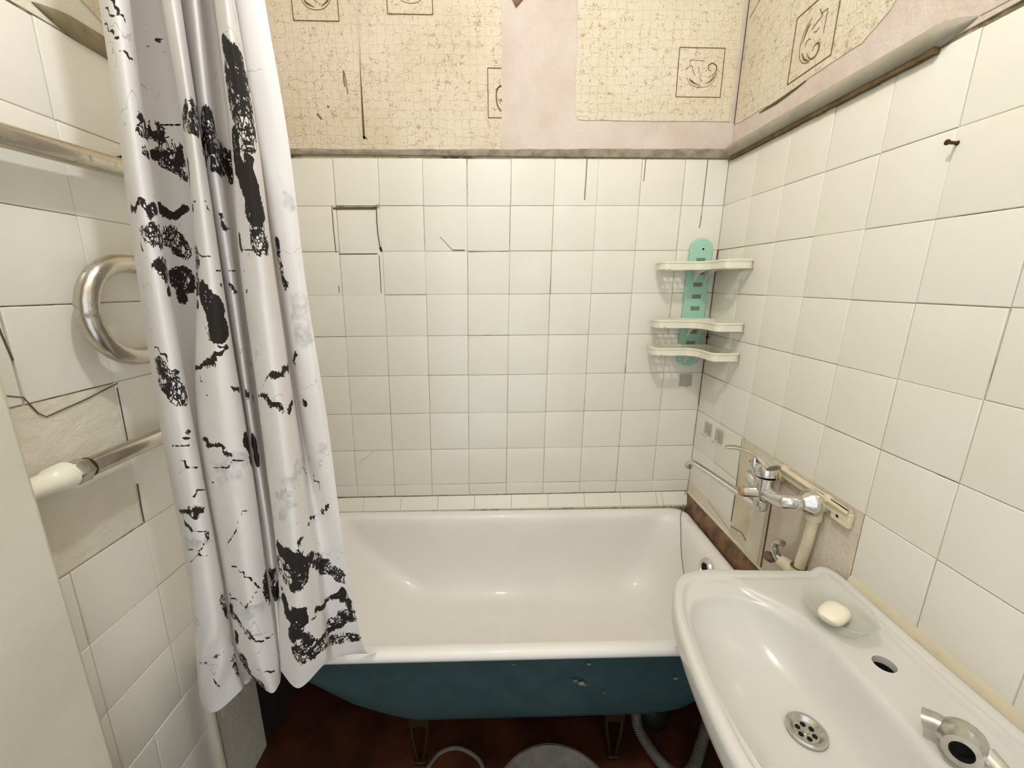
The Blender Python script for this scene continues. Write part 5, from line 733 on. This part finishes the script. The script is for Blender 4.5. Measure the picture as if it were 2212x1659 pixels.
zdk = ZS-.003
tv = empty('loose_tap_body', (-.141, -1.096, zdk), 'old chrome tap body with open socket and corroded end lying on the washbasin deck', 'tap')
A0 = Vector((-.141, -1.096, zdk+.030)); axv = Vector((-.74, -.60, .16)).normalized()
m = MB(); m.lathe([(.0, -.030), (.010, -.029), (.020, -.023), (.0265, -.010), (.027, .002), (.025, .010), (.021, .017), (.0205, .025), (.013, .025), (.012, .008), (0, .007)], A0, axv, 40, cap=False); build('body', m, M_OLDCHROME, tv)
m = MB(); m.lathe([(0, 0), (.0118, 0), (.0118, .001), (0, .001)], A0+axv*.009, axv, 24); build('socket_bore', m, M_BLACK, tv)
m = MB(); m.tube([A0+Vector((-.002, .012, .006)), A0+Vector((-.012, .026, .004)), A0+Vector((-.020, .036, .000))], [.015, .0145, .015], 22, flat=.75, up=(0, 0, 1)); build('spout_stub', m, M_OLDCHROME, tv)
m = MB(); m.tube([A0+Vector((.014, -.016, -.002)), A0+Vector((.016, -.032, -.005)), A0+Vector((.016, -.040, -.007))], [.016, .0135, .0125], 22); build('side_neck', m, M_CHROME, tv)
m = MB(); m.lathe([(.0, 0), (.0115, 0), (.013, .004), (.013, .012), (.010, .016), (0, .016)], A0+Vector((.016, -.039, -.007)), (.25, -.95, -.1), 6, cap=False); build('corroded_nut', m, M_VERD, tv)

# ---------------------------------------------------------------- bath mixer
mx = empty('bath_mixer', (-.02, -.53, -.955), 'chrome single lever bath mixer with a long swivel spout on the right wall', 'mixer tap')
zi = -.953
m = MB()
m.lathe([(.0, 0), (.020, 0), (.0235, .006), (.024, .03), (.0235, .060), (.025, .066), (.025, .069), (.0, .069)], (-.090, -.533, -.990), (0, 0, 1), 36, cap=False)
m.tube(crom([(-.090, -.533, -.962), (-.088, -.560, -.962), (-.084, -.590, -.958), (-.076, -.606, zi), (-.060, -.610, zi)], 6), [.019]*7+[.0185]*10+[.0165]*8, 24)
m.tube(crom([(-.090, -.533, -.962), (-.088, -.505, -.960), (-.084, -.475, -.956), (-.076, -.461, zi), (-.060, -.457, zi)], 6), [.019]*7+[.0185]*10+[.0165]*8, 24)
build('body', m, M_CHROME, mx, angle=50)
m = MB(); m.tube([(-.095, -.533, -.966), (-.125, -.528, -.966), (-.142, -.525, -.966)], [.0165, .0155, .0155], 24); ol = build('shower_outlet', m, M_CHROME, mx)
m = MB(); m.lathe([(0, 0), (.0125, 0), (.012, .006), (.008, .006), (0, .003)], (-.142, -.525, -.966), (-1, .1, 0), 24, cap=False); build('rusty_outlet_thread', m, simple('orange_rust', srgb(186, 150, 112), .7), ol)
m = MB(); m.lathe([(0, 0), (.0245, 0), (.026, .012), (.0255, .026), (.020, .034), (0, .037)], (-.090, -.533, -.920), (.02, .16, 1), 36, cap=False)
m.tube(crom([(-.092, -.560, -.886), (-.098, -.530, -.876), (-.112, -.500, -.868), (-.130, -.470, -.868), (-.150, -.440, -.876)], 6), [.022]*3+[.021, .020, .019, .018, .0165, .0155, .015, .014, .0135, .013, .0125]+[.012]*4+[.0122]*3+[.0125, .012, .011, .0075], 24, flat=.42, up=(0, 0, 1))
build('lever', m, M_CHROME, mx, angle=60)
m = MB(); m.tube([(-.103, -.515, -.918), (-.106, -.505, -.900), (-.105, -.502, -.882)], [.010, .011, .010], 20); lv = build('lever_neck', m, M_CHROME, mx)
m = MB(); m.lathe([(0, 0), (.004, 0), (.004, .001), (0, .001)], (-.114, -.499, -.893), (-.8, .6, 0), 16); build('screw_hole', m, M_BLACK, lv)
m = MB(); m.lathe([(0, -.026), (.017, -.026), (.018, -.02), (.018, 0), (0, 0)], (-.095, -.537, -.985), (0, 0, 1), 32, cap=False); build('spout_collar', m, M_OLDCHROME, mx)
m = MB()
sp = crom([(-.098, -.552, -1.004), (-.102, -.530, -1.004), (-.112, -.48, -1.002), (-.132, -.385, -.998), (-.152, -.290, -.996), (-.158, -.264, -1.001), (-.159, -.259, -1.014)], 7)
m.tube(sp, .0125, 24, flat=.72, up=(0, 0, 1)); spo = build('spout', m, M_CHROME, mx, angle=60)
m = MB(); m.lathe([(0, 0), (.011, 0), (.012, .012), (0, .012)], (-.1595, -.260, -1.022), (0, 0, 1), 24, cap=False); build('aerator', m, M_OLDCHROME, spo)
for yy in (-.611, -.456):
    m = MB(); m.lathe([(0, 0), (.0185, 0), (.0195, .003), (.0195, .013), (.0185, .016), (0, .016)], (-.066, yy, zi), (1, 0, 0), 8, cap=False); build('union_nut', m, M_CHROME, mx, bevel=.001)
    m = MB(); m.lathe([(.0165, .0), (.018, .004), (.024, .012), (.031, .022), (.0335, .032), (.033, .034), (.0, .034)], (-.054, yy, zi), (1, 0, 0), 40, cap=True); build('escutcheon', m, M_CHROME, mx, angle=60)

mx.location.x -= .014; mx.location.y -= .032; mx.location.z += .014
# plumbing behind the mixer
fit = empty('wall_plate_fitting', (-.006, -.55, -.95), 'cream plastic wall plate with two pipe elbows behind the bath mixer', 'pipe fitting')
def barR(mb, d0, d1, z0, z1, w0, w1, sl=0.0):
    p = []
    for w in (w0, w1):
        for d, z in ((d0, z0+sl*0), (d1, z0+sl*(d1-d0)), (d1, z1+sl*(d1-d0)), (d0, z1)): p.append(fR(d, z, w))
    mb.add(p, [(0,1,2,3), (7,6,5,4), (0,4,5,1), (1,5,6,2), (2,6,7,3), (3,7,4,0)])
m = MB(); barR(m, .465, .725, -.935, -.908, .0, .013, -.03); barR(m, .465, .725, -.916, -.908, .013, .018, -.03); barR(m, .68, .73, -.955, -.92, 0, .012, -.03); build('bar', m, M_PPR, fit, bevel=.003)
for dd in (.488, .643):
    m = MB(); m.lathe([(0, -.002), (.021, -.002), (.022, .002), (.022, .028), (.020, .031), (0, .031)], (-.004, -dd, -.939), (-1, 0, 0), 32, cap=False)
    m.lathe([(0, 0), (.0175, 0), (.0175, .045), (0, .045)], (-.024, -dd, -.939-.045), (0, 0, 1), 28)
    build('elbow', m, M_PPR, fit, angle=45)
    m = MB(); m.lathe([(0, -.001), (.010, -.001), (.010, .010), (.004, .012), (0, .012)], (-.012, -dd-.022, -.914-.005*(dd > .5)), (-1, 0, .5), 16, cap=False); build('clip', m, M_PPR, fit)
m = MB(); m.lathe([(0, 0), (.0035, 0), (.0035, .0015), (0, .0015)], fR(.700, -.941, .0122), (-1, 0, 0), 12); build('screw_hole', m, M_BLACK, fit)
vp = empty('water_pipe', (-.022, -.615, -1.2), 'cream plastic water pipe running down from the elbow behind the mixer', 'pipe')
m = MB(); m.tube([(-.024, -.643, -.985), (-.025, -.640, -1.05), (-.027, -.634, -1.10), (-.028, -.631, -1.14), (-.028, -.629, -1.36)], .0125, 24); build('pipe', m, M_PPR, vp)
m = MB(); m.lathe([(0, 0), (.0165, 0), (.0175, .003), (.0175, .045), (.0165, .048), (0, .048)], (-.028, -.630, -1.175), (0, 0, 1), 28, cap=False); build('tee_socket', m, M_PPR, vp, angle=45)
m = MB(); m.tube([(-.028, -.628, -1.152), (-.034, -.595, -1.146), (-.040, -.582, -1.144)], [.0165, .0175, .0165], 24); build('tee_branch', m, M_PPR, vp, angle=45)
m = MB(); m.lathe([(.0175, 0), (.0182, .0), (.0182, .0015), (.0175, .0015)], (-.028, -.630, -1.1275), (0, 0, 1), 28); build('joint_line', m, M_CRACK, vp)
sv = empty('shutoff_valve', (-.05, -.565, -1.15), 'small grey angle valve with a brown knob behind the washbasin', 'valve')
m = MB(); m.tube(crom([(-.040, -.582, -1.144), (-.046, -.572, -1.136), (-.050, -.566, -1.118), (-.048, -.564, -1.10)], 5), [.0115]*6+[.0105]*5+[.009]*5, 20); m.tube([(-.048, -.566, -1.099), (-.050, -.580, -1.090), (-.050, -.592, -1.086)], [.008, .0085, .009], 16); build('body', m, M_OLDCHROME, sv)
m = MB(); m.lathe([(0, 0), (.009, 0), (.0165, .004), (.0165, .012), (.012, .018), (0, .020)], (-.052, -.562, -1.142), (-.25, .35, -1), 8, cap=False); build('knob', m, simple('dirty_brown_knob', srgb(112, 86, 76), .5), sv, bevel=.001)

# ---------------------------------------------------------------- corner shelf
cs = empty('corner_shelf', (-.09, -.01, -.50), 'mint green wall strip carrying three white plastic shelves in the tiled corner', 'corner shelf')
poly = []
x0, x1 = -.1225, -.0405
for k in range(17): a = PI*k/16; poly.append(((x0+x1)/2+(x1-x0)/2*math.cos(a), -.297+.036*math.sin(a)))
for k in range(17): a = PI+PI*k/16; poly.append(((x0+x1)/2+(x1-x0)/2*math.cos(a), -.690+.030*math.sin(a)))
lean = lambda p: (p[0]+.010+.022*(p[1]+.30), p[1])
poly = [lean(p) for p in poly]
m = MB(); m.prism([(x, -.002, z) for x, z in poly], (0, -.013, 0)); strip = build('wall_strip', m, M_GREEN, cs, bevel=.0025)
slots = [-.335, -.378, -.420, -.462, -.505, -.548, -.590, -.632, -.672]
M_SLOT = simple('slot_shade_green', srgb(120, 138, 108), .6)
for z in slots:
    cx = lean((-.078, z))[0]-.002; m = MB(); m.box(cx-.0165, -.0153, z-.0075, cx+.0165, -.0149, z+.0075); build('slot', m, M_SLOT, cs, smooth=False)
m = MB(); m.lathe([(0, 0), (.0035, 0), (.0035, .001), (0, .001)], (-.066, -.0149, -.297), (0, -1, 0), 16); build('screw', m, M_BLACK, cs)
def shelf_outline(inset, dxc=0.0):
    i = inset
    pts = [(-.228, -.018), (-.252, -.045), (-.256, -.080), (-.250, -.098), (-.236, -.106), (-.16, -.108), (-.142, -.108), (-.128, -.116), (-.118, -.132), (-.112, -.150), (-.111, -.20), (-.108, -.222), (-.094, -.232), (-.040, -.232), (-.024, -.225), (-.020, -.205), (-.020, -.06), (-.026, -.03), (-.045, -.018)]
    P2 = [Vector((a, b, 0)) for a, b in pts]; n = len(P2); out = []
    for k in range(n):
        t = (P2[(k+1) % n]-P2[k-1]).normalized(); nn = Vector((-t.y, t.x, 0)); out.append(P2[k]+nn*i)
    return [(p.x+dxc, p.y) for p in crom(out, 4, True)]
for si, z in enumerate((-.372, -.568, -.665)):
    dxc = .014 - .003*si
    m = MB(); o0 = shelf_outline(0, dxc); o1 = shelf_outline(.0025, dxc); oo = shelf_outline(-.002, dxc)
    m.loft([[(x, y, z) for x, y in o0], [(x, y, z+.012) for x, y in o0], [(x, y, z+.0205) for x, y in o0], [(x, y, z+.0215) for x, y in oo], [(x, y, z+.0265) for x, y in oo], [(x, y, z+.0275) for x, y in o0], [(x, y, z+.0275) for x, y in o1], [(x, y, z+.002) for x, y in o1], [(x, y, z) for x, y in o1]], True)
    sh = build('shelf', m, M_WHITEPL, cs, angle=40)
    # floor of the tray: solid middle, open grid at both ends
    m = MB(); g = .0045
    def bar(xa, ya, xb, yb): m.box(min(xa, xb)+dxc, min(ya, yb), z, max(xa, xb)+dxc, max(ya, yb), z+.0022)
    bar(-.160, -.108, -.020, -.018); bar(-.112, -.150, -.020, -.108); bar(-.250, -.106, -.232, -.06); bar(-.240, -.05, -.225, -.022); bar(-.108, -.232, -.022, -.222); bar(-.112, -.165, -.020, -.150)
    for k in range(4): xx = -.232+.0235*k; bar(xx, -.107, xx+.0045, -.018)
    for k in range(5): yy = -.107+.0212*k; bar(-.250, yy, -.160, yy+.0045)
    for k in range(5): xx = -.1115+.0218*k; bar(xx, -.232, xx+.0045, -.150)
    for k in range(4): yy = -.222+.0235*k; bar(-.112, yy, -.020, yy+.0045)
    build('grid_floor', m, M_WHITEPL, sh, smooth=False)
    for e in (-1, 1):
        cx = lean((-.078, z))[0]+e*.0185-.002; pr = [(-.004, .0), (-.098, .0), (-.090, -.004), (-.060, -.010), (-.040, -.020), (-.028, -.034), (-.020, -.040), (-.015, -.040)]
        m = MB(); m.prism([(cx-.0012, -.0+a if a > -.0 else a-.0, z+b) for a, b in [(q[0] if q[0] < -.015 else -.0152, q[1]) for q in pr]], (.0024, 0, 0)); build('bracket', m, M_WHITEPL, sh, smooth=False)

# adhesive hooks
def hook(loc, f, label, twist=0.0):
    d, z = loc; h = empty('adhesive_hook', f(d, z, .0), label, 'wall hook', 'clear adhesive wall hooks in the corner')
    N = Vector(f(d, z, 1))-Vector(f(d, z, 0)); N.normalize(); U = (Vector(f(d+1, z, 0))-Vector(f(d, z, 0))).normalized(); V = Vector((0, 0, 1)); b = Vector(f(d, z, 0))
    s = .0245; m = MB(); poly = []
    for sx, sy in ((1, 1), (-1, 1), (-1, -1), (1, -1)):
        for k in range(5):
            a = {(1, 1): 0, (-1, 1): 90, (-1, -1): 180, (1, -1): 270}[(sx, sy)]+22.5*k
            poly.append(b+N*.0012+U*(sx*(s-.004)+.004*math.cos(math.radians(a)))+V*(sy*(s-.004)+.004*math.sin(math.radians(a))))
    m.prism(poly, N*.0012); build('sticker', m, M_STICK, h, smooth=False)
    m = MB(); q = b+N*.0026-V*.004
    m.tube(crom([q+V*.006, q-V*.008, q-V*.016+N*.004, q-V*.020+N*.012, q-V*.017+N*.020, q-V*.012+N*.022], 6), .0022, 10); build('wire_hook', m, M_CHROME, h)
    return h
hook((-.076, -.778), fB, 'clear adhesive hook on the back wall just below the corner shelf')
hook((.093, -.945), fR, 'clear adhesive hook on the right wall, nearer the corner of the pair')
hook((.170, -.945), fR, 'clear adhesive hook on the right wall, nearer the mixer lever of the pair')

# nails
def nail(p, n, label, L=.018):
    m = MB(); P_ = Vector(p); n = Vector(n).normalized(); m.tube([P_-n*.002, P_+n*L], .0028, 10); m.lathe([(0, 0), (.0046, 0), (.0046, .0025), (0, .003)], P_+n*L, n, 14, cap=False)
    m.lathe([(0, 0), (.0042, 0), (.003, .002), (0, .002)], P_, n, 14, cap=False)
    build('nail', m, M_DARKMET, loc=p, label=label, cat='nail')
nail(fR(.757, -.186, .0), (-1, -.05, .04), 'dark screw sticking out of the right wall tiles in the upper right')
nail(fB(-.012, -.612, 0), (-.15, -1, .1), 'rusty screw in the corner between the two upper shelves and the lowest', .012)
nail(fL(.632, -.188, 0), (1, -.1, 0), 'dark screw in the left wall above the upper towel rail pipe', .008)
m = MB(); m.tube(crom([(-.034, -.006, -1.244), (-.039, -.020, -1.285), (-.066, -.063, -1.2915), (-.100, -.125, -1.291), (-.110, -.160, -1.33), (-.120, -.198, -1.385), (-.133, -.262, -1.435)], 8), .0012, 8)
build('plug_cord', m, M_CRACK, loc=(-.03, -.006, -1.247), label='thin dark cord hanging over the right end of the bathtub rim', cat='cord')

# ---------------------------------------------------------------- heated towel rail
tr = empty('heated_towel_rail', (-1.465, -.7, -.72), 'snaking worn steel heated towel rail on the left wall behind the curtain', 'towel rail')
X = -1.490; path = [(X, -.979, -.2262), (X, -.865, -.2230), (X, -.675, -.2165), (X, -.42, -.209)]
def arc(cy, cz, r, a0, a1, n=14): return [(X, cy+r*math.cos(math.radians(a0+(a1-a0)*k/n)), cz+r*math.sin(math.radians(a0+(a1-a0)*k/n))) for k in range(n+1)]
path += arc(-.40, -.299, .090, 90, -90)[1:]
path += [(X, -.60, -.389)] + arc(-.7135, -.4755, .0865, 90, 270) + [(X, -.60, -.562)]
path += arc(-.40, -.6455, .0835, 90, -90) + [(X, -.60, -.729), (X, -.705, -.7305), (X, -.88, -.729)]
fine = []
for a, b in zip(path[:-1], path[1:]):
    n = max(1, int(math.dist(a, b)/.02)); fine += [tuple(a[i]+(b[i]-a[i])*k/n for i in range(3)) for k in range(n)]
fine.append(path[-1])
m = MB(); m.tube(fine, .0168, 28, up=(1, 0, 0)); build('pipe', m, M_STEEL, tr, angle=60)
m = MB(); m.lathe([(0, 0), (.020, 0), (.0215, .003), (.0215, .023), (.020, .026), (0, .026)], (X, -.866, -.729), (0, -1, 0), 6, cap=False); build('hex_nut', m, M_STEEL, tr, bevel=.0015)
m = MB(); m.lathe([(0, 0), (.0175, 0), (.0175, .006), (0, .006)], (X, -.861, -.729), (0, -1, 0), 24, cap=False); build('rust_ring', m, M_DARKMET, tr)
m = MB(); rings = []
for h, r, rb in ((0, .0195, 0), (.002, .0215, 1), (.026, .0215, 1), (.030, .0205, 0), (.034, .018, 0), (.046, .0175, 0), (.090, .0175, 0)):
    rings.append([(X+(r+(.0007*rb if k % 2 else 0))*math.cos(2*PI*k/72), -.892-h, -.727+(r+(.0007*rb if k % 2 else 0))*math.sin(2*PI*k/72)) for k in range(72)])
m.loft(rings, True, True, True); build('plastic_union', m, M_WHITEPL, tr, angle=30)
for yy, zz in ((-.45, -.210), (-.45, -.729)):
    m = MB(); m.tube([(LX, yy, zz), (X-.014, yy, zz)], .009, 14); build('wall_bracket', m, M_STEEL, tr)

# ---------------------------------------------------------------- shower curtain
def curtain():
    K = [[Vector(p) for p in k] for k in CURTAIN_KEYS]
    NV = 700; NU = 300
    rows = [[None]*len(K) for _ in range(NV+1)]
    A = np.zeros((len(K), NV+1, 3))
    def cr1(Pn, T):
        n = len(Pn); T = np.clip(T, 0, n-1-1e-9); i = T.astype(int); f = (T-i)[:, None]
        ext = np.vstack([2*Pn[0]-Pn[1], Pn, 2*Pn[-1]-Pn[-2]])
        a, b, c, d = ext[i], ext[i+1], ext[i+2], ext[i+3]
        return .5*(2*b+(c-a)*f+(2*a-5*b+4*c-d)*f*f+(3*b-a-3*c+d)*f**3)
    KN = np.array(CURTAIN_KEYS)
    # parameter along the height by arc length of the middle key
    mid = KN[8]; L_ = np.r_[0, np.cumsum(np.linalg.norm(np.diff(mid, axis=0), axis=1))]
    TV = np.interp(np.linspace(0, L_[-1], NV+1), L_, np.arange(len(L_)))
    for k in range(len(KN)): A[k] = cr1(KN[k], TV)
    ref = KN[:, 5]; LU = np.r_[0, np.cumsum(np.linalg.norm(np.diff(ref, axis=0), axis=1))]
    TU = np.interp(np.linspace(0, LU[-1], NU+1), LU, np.arange(len(LU)))
    G = np.zeros((NV+1, NU+1, 3))
    for j in range(NV+1): G[j] = cr1(A[:, j], TU)
    # small wrinkles, stronger at the hem
    zz = G[:, :, 2]; uu = np.arange(NU+1)[None, :]/NU; vv = np.arange(NV+1)[:, None]/NV
    G[:, :, 1] += .0018*np.sin(uu*31+vv*9)*np.sin(vv*23+uu*5) + .004*np.exp(-((uu-.07)/.05)**2-((vv-.95)/.03)**2)*np.sin(uu*160+vv*120)
    V = G.reshape(-1, 3)
    me = bpy.data.meshes.new('shower_curtain')
    base = Vector((-1.3, -.78, -.6))
    vs = V-np.array(base)
    idx = np.arange((NV+1)*(NU+1)).reshape(NV+1, NU+1)
    F = np.stack([idx[:-1, :-1], idx[1:, :-1], idx[1:, 1:], idx[:-1, 1:]], -1).reshape(-1, 4)
    me.vertices.add(len(vs)); me.vertices.foreach_set('co', vs.ravel())
    me.loops.add(F.size); me.loops.foreach_set('vertex_index', F.ravel())
    me.polygons.add(len(F)); me.polygons.foreach_set('loop_start', np.arange(0, F.size, 4)); me.polygons.foreach_set('loop_total', np.full(len(F), 4))
    me.update(calc_edges=True); me.validate()
    fld = {k: np.full(len(V), -.05) for k in 'SWVG'}
    for kind, r, pts in PRINT_STROKES:
        p = np.array(pts); lo = p.min(0)-r-.03; hi = p.max(0)+r+.03
        sel = np.where(((V > lo) & (V < hi)).all(1))[0]
        if len(sel) == 0: continue
        Q = V[sel]; best = np.full(len(sel), 1.0)
        for a, b in zip(p[:-1], p[1:]):
            ab = b-a; t = np.clip(((Q-a)@ab)/max(ab@ab, 1e-12), 0, 1); best = np.minimum(best, np.linalg.norm(Q-(a+t[:, None]*ab), axis=1))
        fld[kind][sel] = np.maximum(fld[kind][sel], r-best)
    for k, nm in (('S', 'd_solid'), ('W', 'd_web'), ('V', 'd_vein'), ('G', 'd_grey')):
        at = me.attributes.new(nm, 'FLOAT', 'POINT'); at.data.foreach_set('value', fld[k].astype(np.float32))
    me.materials.append(M_CURT); me.shade_smooth()
    o = bpy.data.objects.new('shower_curtain', me); C.objects.link(o); o.location = (base.x, base.y, base.z+FLOOR)
    o['label'] = 'white marble print shower curtain with black veining gathered in folds at the left'; o['category'] = 'shower curtain'
    return o
curtain()
m = MB(); m.tube([(LX, -.782, .875), (wx(.78, .875), -.782, .875)], .0125, 20)
build('curtain_rod', m, M_CHROME, loc=(-.75, -.782, .875), label='straight chrome rod the shower curtain hangs from', cat='curtain rod')

# ---------------------------------------------------------------- under the bathtub
def corrugated(name, pts, r, label, mat, loc, pitch=.006, cat='hose'):
    c = crom(pts, 40); L_ = [0]
    for a, b in zip(c[:-1], c[1:]): L_.append(L_[-1]+(b-a).length)
    n = int(L_[-1]/(pitch/4)); out = []; rs = []; i = 0
    for k in range(n+1):
        s = L_[-1]*k/n
        while i < len(L_)-2 and L_[i+1] < s: i += 1
        f_ = (s-L_[i])/max(L_[i+1]-L_[i], 1e-9); out.append(c[i].lerp(c[i+1], f_)); rs.append(r*(1+.10*(1 if (k % 4) < 2 else -1)))
    m = MB(); m.tube(out, rs, 16); return build(name, m, mat, loc=loc, label=label, cat=cat, angle=60)
corrugated('drain_hose', [(-.375, -.52, -1.672), (-.378, -.535, -1.70), (-.375, -.560, -1.74), (-.345, -.60, -1.775), (-.31, -.635, -1.795), (-.275, -.65, -1.800), (-.235, -.635, -1.790), (-.20, -.60, -1.765), (-.165, -.56, -1.73), (-.135, -.51, -1.695), (-.12, -.46, -1.668)], .0150, 'pale grey corrugated drain hose looping in a U below the right end of the bathtub', M_HOSE, (-.37, -.52, -1.8))
m = MB(); m.lathe([(0, 0), (.055, 0), (.062, .01), (.064, .05), (.055, .075), (.03, .085), (0, .086)], (-.30, -.46, ZF+.001), (0, 0, 1), 32, cap=False)
build('floor_trap', m, M_BLACKPL, loc=(-.30, -.46, ZF), label='black plastic drain trap in the shadow under the bathtub', cat='trap')
m = MB(); m.tube(crom([(-1.04, -.68, ZF+.007), (-1.02, -.62, ZF+.007), (-.985, -.565, ZF+.007), (-.935, -.548, ZF+.007), (-.885, -.565, ZF+.007), (-.85, -.60, ZF+.007), (-.835, -.68, ZF+.007)], 10), .0062, 14)
build('rubber_hose', m, M_HOSE, loc=(-.94, -.6, ZF), label='thin grey hose looped on the dark floor below the bathtub', cat='hose')
m = MB(); m.lathe([(.0, .001), (.12, .001), (.135, .01), (.165, .075), (.170, .08), (.172, .078), (.164, .082), (.160, .078), (.130, .014), (0, .006)], (-.655, -.765, ZF), (0, 0, 1), 48, cap=False)
build('floor_basin', m, M_HOSE, loc=(-.655, -.765, ZF), label='grey round basin on the floor at the bottom edge of the photo', cat='basin', angle=50)
# hanging bulb of the room lamp
lb = empty('ceiling_lamp', (-.80, -1.15, ZC), 'plain pendant bulb hanging from the ceiling', 'lamp')
m = MB(); m.tube([(-.80, -1.15, ZC), (-.80, -1.15, .88)], .003, 8); build('cable', m, M_BLACKPL, lb)
m = MB(); m.lathe([(0, 0), (.018, 0), (.02, .05), (.012, .06), (0, .06)], (-.80, -1.15, .82), (0, 0, 1), 24, cap=False); build('socket', m, M_WHITEPL, lb)
